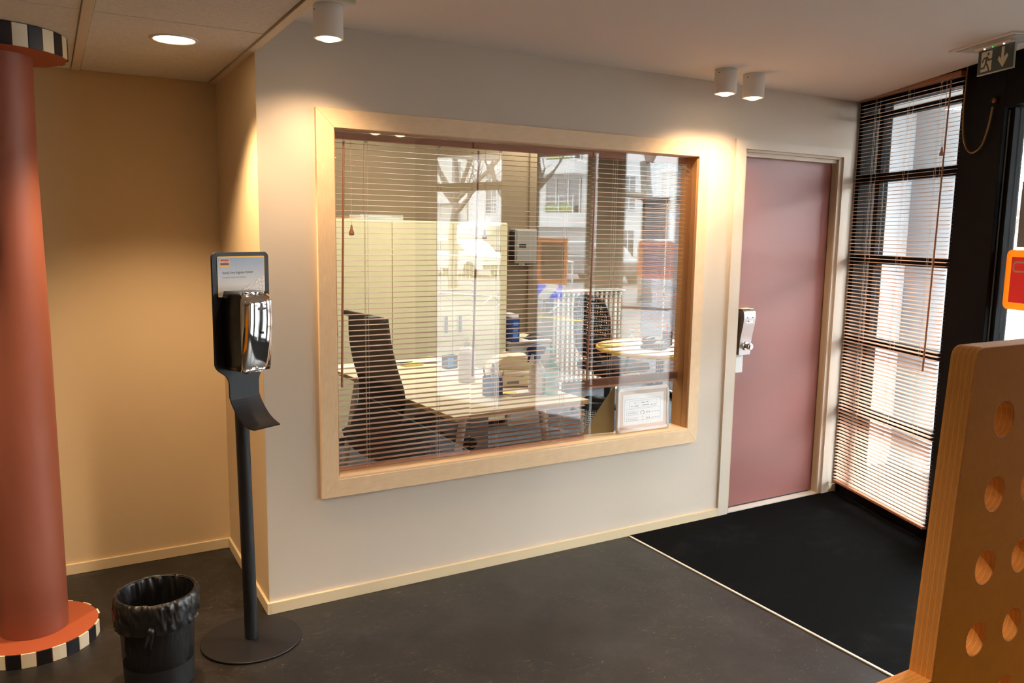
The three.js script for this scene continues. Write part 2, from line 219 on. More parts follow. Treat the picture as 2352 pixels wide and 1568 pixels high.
// facade of black frames: fixed panel, double door, fixed panel; runs on into the office
const T_W = -0.05;
function facadeRail(parent, name, t0, t1, y0, y1, d = 0.07, off = 0, mat = M.frameDark) { return part(parent, name, rbox(t1 - t0, y1 - y0, d, 0.003), mat, [(t0 + t1) / 2, (y0 + y1) / 2, -off]); }
const facadeGroup = (name, label) => structure(name, [3.6, 0, 0], FT, label);
{
  const w = facadeGroup('window_2', 'tall black-framed window panel with glazing bars beside the pink door');
  facadeRail(w, 'frame_post', 0.0, 0.052, 0, 2.55, 0.1); facadeRail(w, 'frame_post', 0.885, 1.17, 0, 2.55, 0.12); facadeRail(w, 'frame_rail', 0.052, 0.885, 0, 0.08); facadeRail(w, 'frame_rail', 0.052, 0.885, 2.365, 2.55);
  for (const [a, b] of [[0.53, 0.58], [0.965, 1.012], [1.452, 1.5], [1.925, 1.975], [2.29, 2.322]]) facadeRail(w, 'glazing_bar', 0.052, 0.885, a, b, 0.05);
  facadeRail(w, 'mullion', 0.172, 0.222, 0.08, 2.365, 0.06);
  const ys = [0.08, 0.53, 0.58, 0.965, 1.012, 1.452, 1.5, 1.925, 1.975, 2.29, 2.322, 2.365];
  for (let i = 0; i < ys.length; i += 2) { part(w, 'pane', box(0.663, ys[i + 1] - ys[i], 0.008), M.glass, [(0.222 + 0.885) / 2, (ys[i] + ys[i + 1]) / 2, 0]); part(w, 'side_pane', box(0.12, ys[i + 1] - ys[i], 0.008), M.glass, [0.112, (ys[i] + ys[i + 1]) / 2, 0]); }
  const d = facadeGroup('door_2', 'black-framed glass double entrance door');
  facadeRail(d, 'head_rail', 1.17, 2.5, 2.215, 2.55, 0.12);
  facadeRail(d, 'stile', 1.172, 1.2, 0.0, 2.21, 0.06, 0); facadeRail(d, 'stile', 1.655, 1.875, 0.0, 2.21, 0.06); facadeRail(d, 'stile', 1.925, 1.972, 0.0, 2.21, 0.06); facadeRail(d, 'stile', 2.485, 2.5, 0, 2.21, 0.06);
  facadeRail(d, 'bottom_rail', 1.2, 1.655, 0.01, 0.12, 0.05); facadeRail(d, 'bottom_rail', 1.972, 2.485, 0.01, 0.12, 0.05);
  part(d, 'pane', box(0.455, 2.09, 0.01), M.glass, [1.4275, 1.165, 0]); part(d, 'pane', box(0.513, 2.09, 0.01), M.glass, [2.2285, 1.165, 0]); part(d, 'pane', box(0.05, 2.21, 0.01), M.glass, [1.9, 1.105, 0]);
  part(d, 'pull_bar', merge([rod([1.88, 0.3, 0.075], [1.88, 1.2, 0.075], 0.014, 14), rod([1.85, 0.42, 0.03], [1.88, 0.42, 0.075], 0.008), rod([1.85, 1.08, 0.03], [1.88, 1.08, 0.075], 0.008), at(new THREE.SphereGeometry(0.0145, 14, 10), 1.88, 1.2, 0.075)]), M.galv);
  part(d, 'push_bar', merge([rod([1.2, 1.07, 0.07], [1.66, 1.06, 0.07], 0.011, 12), rod([1.215, 1.07, 0.03], [1.215, 1.07, 0.07], 0.012), rod([1.64, 1.06, 0.03], [1.64, 1.06, 0.07], 0.012)]), M.galv);
  part(d, 'weather_strip', box(0.004, 2.2, 0.006), M.grey, [1.172, 1.1, 0.032]);
  const p = facadeGroup('window_3', 'fixed black-framed glass panel at the far end of the entrance');
  facadeRail(p, 'frame_post', 2.5, 2.815, 0, 2.55, 0.12); facadeRail(p, 'frame_post', 3.69, 3.86, 0, 2.55, 0.12); facadeRail(p, 'frame_rail', 2.815, 3.69, 0, 0.08); facadeRail(p, 'frame_rail', 2.815, 3.69, 2.265, 2.55); facadeRail(p, 'glazing_bar', 2.815, 3.69, 1.958, 2.026, 0.05);
  part(p, 'pane', box(0.875, 1.878, 0.008), M.glass, [3.2525, 1.019, 0]); part(p, 'pane', box(0.875, 0.24, 0.008), M.glass, [3.2525, 2.146, 0]);
  const o = facadeGroup('window_4', 'office window behind the partition');
  facadeRail(o, 'frame_post', -0.09, 0.0, 0, 2.55, 0.1); facadeRail(o, 'frame_rail', -4.2, -0.09, 0, 0.08); facadeRail(o, 'frame_rail', -4.2, -0.09, 2.365, 2.6);
  for (const t of [-4.2, -3.75, -2.85, -1.95, -1.05]) facadeRail(o, 'frame_post', t - 0.025, t + 0.025, 0.08, 2.365, 0.07);
  const tt = [-4.175, -3.775, -3.725, -2.875, -2.825, -1.975, -1.925, -1.075, -1.025, -0.09];
  for (let i = 0; i < tt.length; i += 2) { part(o, 'pane', box(tt[i + 1] - tt[i], 2.285, 0.008), M.glass, [(tt[i] + tt[i + 1]) / 2, 1.2225, 0]); facadeRail(o, 'glazing_bar', tt[i], tt[i + 1], 0.965, 1.012, 0.05); facadeRail(o, 'glazing_bar', tt[i], tt[i + 1], 1.925, 1.975, 0.05); }
}
// office shell
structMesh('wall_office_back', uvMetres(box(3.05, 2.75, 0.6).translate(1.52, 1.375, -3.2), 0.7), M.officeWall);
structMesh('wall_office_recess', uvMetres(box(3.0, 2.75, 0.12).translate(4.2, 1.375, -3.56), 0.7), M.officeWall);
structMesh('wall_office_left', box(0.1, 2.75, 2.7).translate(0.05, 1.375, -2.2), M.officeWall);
structMesh('ceiling_003', box(5.6, 0.08, 3.6).translate(2.4, 2.66, -1.85), M.ceiling);
structMesh('trim_2', rbox(0.07, 2.75, 0.03, 0.003).translate(3.01, 1.375, -2.89), M.officeWall);

// pavement, street, the building's overhang and column, buildings opposite
structMesh('pavement', uvMetres(box(90, 0.2, 8.0).translate(-5, -0.12, -4.06), 1.5), M.kerb, [3.6, 0, 0], FT);
structMesh('road', uvMetres(box(140, 0.2, 70).translate(-5, -0.22, -43), 3), M.road, [3.6, 0, 0], FT);
structMesh('kerb', rbox(90, 0.14, 0.25, 0.03).translate(-5, -0.08, -8.1), M.kerb, [3.6, 0, 0], FT);
structMesh('overhang', box(14, 0.3, 0.7).translate(0.5, 2.6, -0.45), M.wallWhite, [3.6, 0, 0], FT);
structMesh('upper_facade', box(14, 8, 0.3).translate(0.5, 6.7, -0.1), M.wallWhite, [3.6, 0, 0], FT);
structMesh('pier', box(0.62, 2.47, 0.3).translate(-0.8, 1.215, -0.62), M.concrete, [3.6, 0, 0], FT);
structMesh('roof', box(12, 0.15, 12).translate(-0.5, 2.85, 2.6), M.wallGrey);

// ================================================================ OBJECTS
// ---- venetian blinds
function slatGeo(w, depth, crown = 0.0016, th = 0.0007) {          // curved slat running along x
  const n = 4, top = [], bot = []; for (let i = 0; i <= n; i++) { const q = i / n * 2 - 1; top.push([q * depth / 2, crown * (1 - q * q)]); bot.push([q * depth / 2, crown * (1 - q * q) - th]); }
  const g = extrude(shapeOf([...top, ...bot.reverse()]), w); g.rotateY(Math.PI / 2); return uvMetres(g, 0.6, 0.1);    // shape x -> -z, depth -> x
}
function blind(name, label, pos, turn, { w, top, bottom, pitch, stack = 0, cords, wand, wandLen, tassel, tasselY, slatMat = M.slat, railMat = slatMat, depth = 0.025, tilt = 0, group }) {
  const b = thing(name, label, 'blind', pos, turn, group);
  part(b, 'headrail', rbox(w, 0.028, 0.032, 0.002), railMat, [w / 2, top + 0.014, 0]);
  const sg = slatGeo(w, depth), n = Math.round((top - 0.012 - bottom - 0.012 - stack * 0.0034) / pitch);
  const base = bottom + 0.016 + stack * 0.0034;
  for (let i = 0; i < n; i++) part(b, 'slat', sg, slatMat, [0, base + pitch * (i + 0.7), 0], [tilt + (rnd() - 0.5) * 0.05, 0, (rnd() - 0.5) * 0.0016]);
  for (let i = 0; i < stack; i++) part(b, 'slat', sg, slatMat, [0, bottom + 0.016 + i * 0.0034, (rnd() - 0.5) * 0.003]);
  part(b, 'bottom_rail', rbox(w, 0.014, depth + 0.002, 0.003), railMat, [w / 2, bottom + 0.007, 0]);
  for (const c of cords) {
    part(b, 'ladder_cord', merge([rod([c - 0.006, bottom, depth / 2 + 0.0012], [c - 0.006, top, depth / 2 + 0.0012], 0.0008, 5), rod([c + 0.006, bottom, depth / 2 + 0.0012], [c + 0.006, top, depth / 2 + 0.0012], 0.0008, 5), rod([c, bottom, -depth / 2 - 0.0012], [c, top, -depth / 2 - 0.0012], 0.0008, 5)]), M.cord);
    part(b, 'cord_clip', merge([rbox(0.012, 0.01, 0.006, 0.001), at(cyl(0.003, 0.008, 8), 0, 0.004, 0.004, Math.PI / 2)]), M.clear, [c, top - 0.006, depth / 2 + 0.002]);
  }
  if (wand !== undefined) { part(b, 'tilt_wand', merge([at(new THREE.CylinderGeometry(0.0042, 0.0052, wandLen, 6), 0, -wandLen / 2, 0), at(new THREE.SphereGeometry(0.006, 8, 6), 0, -wandLen, 0)]), railMat, [wand, top - 0.012, depth / 2 + 0.012], [0, 0, -0.02]); part(b, 'wand_hook', merge([at(new THREE.TorusGeometry(0.006, 0.0012, 6, 12), 0, 0, 0), rod([0, 0.006, 0], [0, 0.02, -0.008], 0.0012, 6)]), M.clear, [wand, top - 0.012, depth / 2 + 0.012]); }
  if (tassel !== undefined) { part(b, 'pull_cord', rod([tassel, tasselY, depth / 2 + 0.012], [tassel, top, depth / 2 + 0.012], 0.0008, 5), M.cord); part(b, 'tassel', lathe([[0.0006, 0.045], [0.004, 0.043], [0.006, 0.025], [0.0115, 0.012], [0.0105, 0.002], [0.006, 0], [0.0006, 0]], 10), railMat, [tassel, tasselY - 0.04, depth / 2 + 0.012]); }
  return b;
}
const BZ = -0.072, BG = 'terracotta pink blinds in the interior window';
blind('venetian_blind', 'lowered pink wooden-toned blind at the left end of the interior window', [0.312, 0, BZ], 0, { w: 0.655, top: 1.978, bottom: 0.556, pitch: 0.0233, tilt: 0.04, cords: [0.148, 0.49], wand: 0.048, wandLen: 1.03, tassel: 0.078, tasselY: 1.62, group: BG });
blind('venetian_blind', 'lowered pink wooden-toned blind in the middle of the interior window, in front of the desk', [0.972, 0, BZ], 0, { w: 0.66, top: 1.978, bottom: 0.552, pitch: 0.0233, tilt: 0.04, cords: [0.14, 0.515], wand: 0.02, wandLen: 1.03, tassel: 0.055, tasselY: 1.61, group: BG });
blind('venetian_blind', 'half-raised pink wooden-toned blind with stacked slats above the framed notice', [1.637, 0, BZ], 0, { w: 0.612, top: 1.978, bottom: 0.808, pitch: 0.0233, tilt: 0.04, stack: 11, cords: [0.146, 0.485], wand: 0.012, wandLen: 1.1, group: BG });
blind('venetian_blind', 'tall pinkish wooden-toned blind before the black-framed window beside the pink door', fac(0.058, 0, -0.075), FT, { w: 0.845, top: 2.398, bottom: 0.075, pitch: 0.0212, slatMat: M.slatPale, railMat: M.slat, tilt: 0.13, cords: [0.17, 0.46, 0.71], wand: 0.79, wandLen: 1.47, tassel: 0.765, tasselY: 2.06 });
for (let k = 0; k < 4; k++) blind('venetian_blind', ['grey blind on the office window nearest the pink door', 'grey blind on the middle of the office window behind the round table', 'grey blind on the office window beside the white radiator', 'grey blind at the far corner of the office window, hidden by the radiator corner'][k], fac(-1.05 - k * 0.985, 0, -0.09), FT, { w: 0.96, top: 2.36, bottom: 0.09, pitch: 0.022, cords: [0.16, 0.8], slatMat: M.slatDim, tilt: 0.95, group: 'grey blinds on the office window' });

// ---- surface-mounted ceiling spots
function spot(x, z, label, cd = SPOT_CD) {
  const o = thing('ceiling_spotlight', label, 'ceiling light', [x, H, z], 0, 'white cylinder spotlights on the ceiling');
  part(o, 'housing', lathe([[0, 0], [0.054, 0], [0.054, -0.112], [0.0525, -0.115], [0.044, -0.115], [0.038, -0.1], [0.036, -0.06], [0, -0.06]], 48), M.whiteMetal);
  part(o, 'screw', at(cyl(0.0025, 0.002, 8), 0, 0, 0, 0, 0, Math.PI / 2), M.blackMetal, [-0.0535, -0.02, 0.01]);
  part(o, 'lamp_lens', lathe([[0, -0.126], [0.016, -0.1245], [0.03, -0.119], [0.036, -0.111], [0.0375, -0.1], [0, -0.1]], 32), M.lens);
  const l = new THREE.SpotLight(WARM, cd, 0, R(69), 0.9, 2); l.name = 'spot_lamp'; l.position.set(0, -0.133, 0); l.target.position.set(0, -1, 0); l.castShadow = true; l.shadow.radius = 1.6; l.shadow.mapSize.set(1024, 1024); o.add(l, l.target);
  return o;
}
spot(0.2, 0.28, 'white cylinder ceiling spotlight above the left end of the interior window');
spot(2.194, 0.253, 'white cylinder ceiling spotlight left of the pair by the pink door');
spot(2.393, 0.245, 'white cylinder ceiling spotlight right of the pair by the pink door');
for (const [x, z, k] of [[1.36, 2.3, 'left spotlight of the pair mirrored at the top of the window'], [1.555, 2.31, 'right spotlight of the pair mirrored at the top of the window'], [1.5, 4.4, 'left spotlight of the rearmost pair behind the camera'], [1.7, 4.4, 'right spotlight of the rearmost pair behind the camera'], [0.5, 4.5, 'lone spotlight behind the camera'], [0.9, 5.9, 'lone spotlight at the rear wall']]) spot(x, z, 'white cylinder ' + k, SPOT_CD);
// ---- recessed downlights in the low ceiling
function downlight(x, z, label, cd = DOWN_CD) {
  const o = thing('recessed_downlight', label, 'ceiling light', [x, HS, z], 0);
  part(o, 'trim_ring', lathe([[0.07, 0.004], [0.07, -0.001], [0.074, -0.003], [0.082, -0.002], [0.083, 0.002]], 48), M.whiteMetal);
  part(o, 'lamp_diffuser', lathe([[0, 0.0], [0.05, 0.0], [0.0705, 0.001], [0.0705, 0.006], [0, 0.006]], 40), M.lens);
  const l = new THREE.SpotLight(WARM, cd, 0, R(53), 0.4, 2); l.name = 'down_lamp'; l.position.set(0, -0.012, 0); l.target.position.set(0, -1, 0); l.castShadow = true; l.shadow.radius = 3; o.add(l, l.target);
  return o;
}
downlight(-0.292, 0.032, 'round glowing downlight recessed in the low panelled ceiling');
for (const [x, z, k] of [[-1.48, 0.6, 'left of the terracotta column'], [-1.48, 2.4, 'at the left wall'], [-0.3, 4.2, 'behind the camera'], [-0.292, 1.832, 'between the camera and the alcove']]) downlight(x, z, 'round downlight in the low panelled ceiling ' + k);

// ---- terracotta column with chequered collars
{
  const o = thing('terracotta_column', 'round terracotta column with black and white chequered base and capital', 'column', [-0.8504, 0, -0.2117]);
  part(o, 'shaft', lathe([[0.1, 0.04], [0.1165, 0.056], [0.1165, 0.3], [0.1145, 1.2], [0.107, 1.8], [0.1115, 2.15], [0.1115, 2.2]], 64), M.terracotta);
  const disc = (name, y0, y1) => {
    const d = part(o, name, lathe([[0, y0], [0.219, y0], [0.221, y0 + 0.002], [0.221, y1 - 0.002], [0.219, y1], [0, y1]], 80), M.capRust), n = 28;
    const s = new THREE.Shape(); const w = Math.PI * 2 / n; s.absarc(0, 0, 0.2255, 0.006, w - 0.006, false); s.absarc(0, 0, 0.2195, w - 0.006, 0.006, true);
    const g = extrude(s, y1 - y0 - 0.002, 0.0004, 6); g.rotateX(-Math.PI / 2); g.translate(0, y0 + 0.001, 0);
    for (let i = 0; i < n; i++) part(d, i % 2 ? 'white_block' : 'black_block', g, i % 2 ? M.ivory : M.black, [0, 0, 0], [0, w * i + 0.25, 0]);
  };
  disc('base', 0.0, 0.055); disc('capital', 2.198, 2.2735);
}
// ---- hand sanitiser stand, dispenser
const SX = -0.115, SZ = 0.185, SPHI = R(27);
{
  const o = thing('sanitiser_stand', 'tall black hand sanitiser stand with a round base beside the wall corner', 'stand', [SX, 0, SZ], SPHI);
  part(o, 'base_plate', lathe([[0, 0], [0.186, 0], [0.19, 0.003], [0.19, 0.007], [0.187, 0.0095], [0.03, 0.0115], [0, 0.0115]], 72), M.stand);
  part(o, 'pole', rod([0, 0.008, 0], [-0.016, 0.99, 0.0], 0.0255, 32), M.stand);
  const s = new THREE.Shape(), hw = 0.125, nk = 0.066;            // back panel with narrow neck
  s.moveTo(-nk, 0.985); s.lineTo(-nk, 1.03); s.bezierCurveTo(-nk, 1.085, -hw + 0.01, 1.075, -hw, 1.115); s.lineTo(-hw, 1.495); s.absarc(-hw + 0.02, 1.497, 0.02, Math.PI, Math.PI / 2, true); s.lineTo(hw - 0.02, 1.517); s.absarc(hw - 0.02, 1.497, 0.02, Math.PI / 2, 0, true); s.lineTo(hw, 1.115); s.bezierCurveTo(hw - 0.01, 1.075, nk, 1.085, nk, 1.03); s.lineTo(nk, 0.985); s.closePath();
  part(o, 'back_panel', extrude(s, 0.005, 0.001, 10), M.stand, [-0.024, 0, 0.028]);
  const prof = []; for (let i = 0; i <= 14; i++) { const q = i / 14; prof.push([0.03 + 0.125 * Math.pow(q, 1.25), 0.99 - 0.105 * Math.sin(q * Math.PI / 2) - 0.0 * q]); }
  const lo = prof.map(([a, b]) => [a - 0.003, b - 0.0045]).reverse(), tray = extrude(shapeOf([...prof, ...lo]), 2 * nk + 0.0, 0.0006); tray.rotateY(-Math.PI / 2); tray.translate(nk, 0, 0);
  const p = tray.attributes.position; for (let i = 0; i < p.count; i++) { const z = p.getZ(i), k = 1 - 0.18 * Math.max(0, (z - 0.11) / 0.05) ** 2; p.setX(i, p.getX(i) * k); } tray.computeVertexNormals();
  part(o, 'drip_tray', tray, M.stand, [-0.022, 0, 0]);
  const card = canvasTex(512, 384, (g, w, h) => {
    g.fillStyle = '#e8b53a'; g.fillRect(0, 0, w, h); const gr = g.createLinearGradient(0, 0, 0, h); gr.addColorStop(0, '#8fa6c6'); gr.addColorStop(0.7, '#e4e7ea'); gr.addColorStop(1, '#d5d8d8'); g.fillStyle = gr; g.beginPath(); g.roundRect(4, 14, w - 8, h - 18, 10); g.fill();
    for (let i = 0; i < 220; i++) { const x = rnd() * w, lim = h - 20 - Math.max(0, (x - 190) / w) * 210 - 26 * rnd(), y = lim + rnd() * (h - lim), r = 4 + rnd() * 10 + (x > 260 ? rnd() * 18 : 0); g.strokeStyle = `rgba(90,98,104,${0.25 + 0.4 * rnd()})`; g.fillStyle = 'rgba(246,247,247,0.75)'; g.lineWidth = 2; g.beginPath(); g.arc(x, Math.min(h - 6, y), r, 0, 7); g.fill(); g.stroke(); }
    g.fillStyle = '#e8b53a'; g.fillRect(28, 22, 100, 78); g.fillStyle = '#8f1e1c'; g.beginPath(); g.moveTo(34, 36); g.lineTo(44, 26); g.lineTo(112, 26); g.lineTo(122, 36); g.lineTo(122, 76); g.lineTo(34, 76); g.fill(); g.fillStyle = '#3c1a18'; g.fillRect(34, 70, 88, 12); g.fillStyle = '#fff'; g.font = 'bold 17px sans-serif'; g.textAlign = 'center'; g.fillText('Rubbermaid', 78, 57);
    g.textAlign = 'left'; g.fillStyle = '#23282e'; g.font = 'bold 33px sans-serif'; g.fillText('Hands Free Hygiene Station', 50, 166, 330); g.fillStyle = '#5c646c'; g.font = '24px sans-serif'; g.fillText('Promotes Health and Wellness', 50, 208, 256);
  });
  part(o, 'sign_card', planarUV(extrude(roundRect(0.208, 0.145, 0.005), 0.001, 0.0003), -0.104, -0.0725, 0.208, 0.145), std('#ffffff', 0.4, { map: card }), [-0.024, 1.43, 0.0345]);
}
{
  const o = thing('soap_dispenser', 'black hand sanitiser dispenser with a chrome front on the black stand', 'dispenser', [SX + 0.034 * Math.sin(SPHI) - 0.05 * Math.cos(SPHI), 1.095, SZ + 0.034 * Math.cos(SPHI) + 0.05 * Math.sin(SPHI)], SPHI);
  // cross-sections bulge forward; body is black, the cover over its front is chrome
  const hull = (w0, zf, z0, infl) => {
    const rows = 22, cols = 20, pos = [], idx = [];
    for (let j = 0; j <= rows; j++) { const q = j / rows, y = 0.285 * q; const end = 1 - Math.pow(Math.abs(2 * q - 1), 14); const hwj = (w0 + 0.004 * Math.sin(q * Math.PI)) * (0.93 + 0.07 * end) * (q > 0.9 ? 1 - 0.05 * ((q - 0.9) / 0.1) : 1), f = zf * (0.72 + 0.28 * Math.sin(Math.min(1, q * 1.25 + 0.12) * Math.PI * 0.5)) * (q > 0.86 ? 1 - 0.22 * Math.pow((q - 0.86) / 0.14, 2) : 1) * (0.94 + 0.06 * end);
      for (let i = 0; i <= cols; i++) { const a = (i / cols) * 2 - 1, ex = Math.sign(a) * Math.min(1, Math.abs(a) * 1.45), side = Math.max(0, Math.abs(a) * 1.45 - 1) / 0.45; const round = 1 - 0.10 * Math.pow(Math.abs(ex), 3); pos.push(ex * hwj + infl * ex, y, side > 0 ? z0 + (f * round - z0) * (1 - side) : f * round + infl); } }
    for (let j = 0; j < rows; j++) for (let i = 0; i < cols; i++) { const a = j * (cols + 1) + i; idx.push(a, a + 1, a + cols + 2, a, a + cols + 2, a + cols + 1); }
    const tc = pos.length / 3; pos.push(0, 0.285, z0 + 0.02); for (let i = 0; i < cols; i++) idx.push(rows * (cols + 1) + i, rows * (cols + 1) + i + 1, tc); const bc = pos.length / 3; pos.push(0, 0, z0 + 0.02); for (let i = 0; i < cols; i++) idx.push(i + 1, i, bc);
    const g = new THREE.BufferGeometry(); g.setAttribute('position', new THREE.Float32BufferAttribute(pos, 3)); g.setIndex(idx); g.setAttribute('uv', new THREE.Float32BufferAttribute(new Float32Array(pos.length / 3 * 2), 2)); g.computeVertexNormals(); return g;
  };
  part(o, 'body', hull(0.06, 0.126, 0, 0), M.gloss);
  const cover = hull(0.0595, 0.1265, 0.1, 0.003); part(o, 'front_cover', cover, M.chrome, [0, 0, 0.004], [0, 0, 0], 'mirror-bright chrome front cover');
  part(o, 'window_slot', rbox(0.035, 0.008, 0.004, 0.0018), M.gloss, [0.004, 0.226, 0.1335]);
  part(o, 'lock', cyl(0.005, 0.004, 14).rotateX(Math.PI / 2), M.gloss, [0.004, 0.14, 0.134]);
  part(o, 'nozzle', cyl(0.012, 0.02, 16), M.gloss, [0, -0.006, 0.05]);
}
// ---- perforated waste bin with liner bag
{
  const o = thing('waste_bin', 'black perforated metal waste bin lined with a black bag', 'bin', [-0.462, 0, 0.312]), hb = 0.33, r0 = 0.114, r1 = 0.1275;
  const rad = (y) => r0 + (r1 - r0) * y / hb;
  const holed = (y0, y1, rows, colsN) => {                       // sheet with staggered round holes
    const pos = [], idx = [], nor = [], dy = (y1 - y0) / rows, da = Math.PI * 2 / colsN;
    for (let j = 0; j < rows; j++) for (let i = 0; i < colsN; i++) {
      const c = pos.length / 3, off = j % 2 ? 0.5 : 0, K = 8;
      for (let k = 0; k < K; k++) { const t = k / K * Math.PI * 2 + Math.PI / 8, cx = Math.cos(t), cy = Math.sin(t), m = Math.max(Math.abs(cx), Math.abs(cy)); for (const [x, y] of [[cx / m * 0.5, cy / m * 0.5], [cx * 0.34, cy * 0.34]]) { const a = (i + off + 0.5 + x) * da, yy = y0 + (j + 0.5 + y) * dy, rr = rad(yy); pos.push(Math.cos(a) * rr, yy, Math.sin(a) * rr); nor.push(Math.cos(a), 0, Math.sin(a)); } }
      for (let k = 0; k < K; k++) { const a = c + 2 * k, b = c + 2 * ((k + 1) % K); idx.push(a, a + 1, b, b, a + 1, b + 1); }
    }
    const g = new THREE.BufferGeometry(); g.setAttribute('position', new THREE.Float32BufferAttribute(pos, 3)); g.setAttribute('normal', new THREE.Float32BufferAttribute(nor, 3)); g.setAttribute('uv', new THREE.Float32BufferAttribute(new Float32Array(pos.length / 3 * 2), 2)); g.setIndex(idx); return g;
  };
  const band = (y0, y1) => lathe([[rad(y0), y0], [rad(y1), y1]], 64);
  part(o, 'perforated_shell', merge([band(0.0, 0.085), holed(0.085, 0.29, 34, 128), band(0.29, hb), lathe([[0, 0.002], [r0, 0.002]], 64), at(new THREE.TorusGeometry(rad(0.003), 0.003, 8, 64), 0, 0.003, 0, Math.PI / 2), at(new THREE.TorusGeometry(r1, 0.0035, 8, 64), 0, hb, 0, Math.PI / 2)]), M.bin);
  const prof = [[0.02, 0.03], [0.095, 0.04], [0.104, 0.14], [0.11, 0.22], [0.116, 0.28], [0.123, 0.322], [0.1265, 0.334], [0.1315, 0.3355], [0.135, 0.328], [0.1362, 0.318], [0.1358, 0.308], [0.1362, 0.298], [0.1356, 0.288], [0.1362, 0.279], [0.1352, 0.27], [0.1345, 0.266]], N = 220, pos = [], idx = [], nb = makeNoise(16, 91), nc = makeNoise(64, 92), nd = makeNoise(32, 93);
  for (let i = 0; i <= N; i++) { const a = i / N, th = a * Math.PI * 2; prof.forEach(([r, y], j) => { const out = j >= 8 ? 1 : 0, inn = j > 0 && j < 6 ? 1 : 0, q = Math.max(0, j - 7) / 8, drop = q * (0.012 + 0.03 * Math.max(0, Math.cos(th - 2.0)) + (nb(a, 0.3) - 0.5) * 0.022);
    const fold = (nc(a + 0.012 * j, j * 0.047) - 0.5) * 0.016 + (nd(a * 1.0 - 0.02 * j, j * 0.09) - 0.5) * 0.012, wr = out ? 0.001 + Math.abs(fold) * 0.8 + q * 0.002 : inn ? (nc(a, j * 0.05) - 0.5) * 0.018 : 0; pos.push(Math.cos(th) * (r + wr), y - drop + (j === 6 || j === 7 ? (nd(a, 0.5) - 0.5) * 0.006 : 0), Math.sin(th) * (r + wr)); }); }
  const P = prof.length; for (let i = 0; i < N; i++) for (let j = 0; j < P - 1; j++) { const a = i * P + j, b = a + P; idx.push(a, a + 1, b, b, a + 1, b + 1); }
  const g = new THREE.BufferGeometry(); g.setAttribute('position', new THREE.Float32BufferAttribute(pos, 3)); g.setIndex(idx); g.computeVertexNormals(); part(o, 'liner_bag', g, M.bag, [0, 0, 0], [0, 0, 0], 'crinkled black plastic bag folded over the rim');
  part(o, 'bag_knot', merge([at(new THREE.SphereGeometry(0.014, 10, 8), 0, 0, 0), rod([0, -0.005, 0], [-0.02, -0.05, 0.008], 0.009, 8, 0.002), rod([0.004, -0.005, 0.002], [-0.004, -0.06, 0.01], 0.008, 8, 0.002)]), M.bag, [-0.035, 0.248, 0.134]);
}
// ---- plywood panel in the foreground
{
  const o = thing('plywood_partition', 'upright orange plywood panel with rows of round holes in the right foreground', 'partition', [0.165, 0, 2.725]), th = 0.028;
  const lean = 0.076, s = new THREE.Shape(), top = 1.482, st = 1.092; s.moveTo(-0.62, 0); s.lineTo(-0.62, st - 0.012); s.quadraticCurveTo(-0.62, st, -0.608, st); s.lineTo(-lean * (top - st), st); s.lineTo(-0.0015, top - 0.014); s.quadraticCurveTo(0, top, 0.016, top); s.lineTo(0.62, top); s.lineTo(0.62, 0); s.closePath();
  for (let c = 0; c < 7; c++) for (let r = 0; r < 15; r++) { const y = 1.3945 - r * 0.0905, x = 0.068 + c * 0.0775 - (1.3945 - y) * 0.05; if (x > 0.58) continue; const hole = new THREE.Path(); hole.absellipse(x, y, 0.0205, 0.0215, 0, Math.PI * 2); s.holes.push(hole); }
  const g = extrude(s, th, 0.0008, 20), q = g.toNonIndexed ? g : g, p = q.attributes.position, n = q.attributes.normal, uv = q.attributes.uv;
  for (let i = 0; i < p.count; i++) { if (Math.abs(n.getZ(i)) > 0.9) uv.setXY(i, p.getX(i) / 0.5, p.getY(i) / 0.5); else uv.setXY(i, p.getY(i) / 0.35 + p.getX(i) / 0.35, p.getZ(i) / th); }
  const m = part(o, 'panel', q, [M.plyFace, M.ply]);
}
// ---- exit signs
function exitPlate(g, w, h) {
  g.fillStyle = '#333f3a'; g.fillRect(0, 0, w, h); g.fillStyle = '#c7bfa6'; g.fillRect(w * 0.09, h * 0.1, w * 0.31, h * 0.82); g.strokeStyle = g.fillStyle = '#333f3a'; g.lineCap = 'round'; g.lineWidth = h * 0.085;
  g.beginPath(); g.arc(w * 0.29, h * 0.22, h * 0.065, 0, 7); g.fill();
  const line = (...q) => { g.beginPath(); q.forEach(([x, y], i) => (i ? g.lineTo(w * x, h * y) : g.moveTo(w * x, h * y))); g.stroke(); };
  g.lineWidth = h * 0.11; line([0.25, 0.36], [0.235, 0.56]); g.lineWidth = h * 0.075; line([0.25, 0.35], [0.17, 0.37], [0.13, 0.5]); line([0.27, 0.36], [0.31, 0.48], [0.39, 0.46]); line([0.235, 0.58], [0.29, 0.7], [0.33, 0.9]); line([0.23, 0.58], [0.19, 0.76], [0.07, 0.76]);
  g.fillStyle = '#c7bfa6'; g.beginPath(); [[0.66, 0.08], [0.74, 0.08], [0.74, 0.52], [0.82, 0.38], [0.86, 0.5], [0.72, 0.92], [0.57, 0.56], [0.6, 0.42], [0.66, 0.55]].forEach(([x, y], i) => (i ? g.lineTo(w * x, h * y) : g.moveTo(w * x, h * y))); g.fill();
}
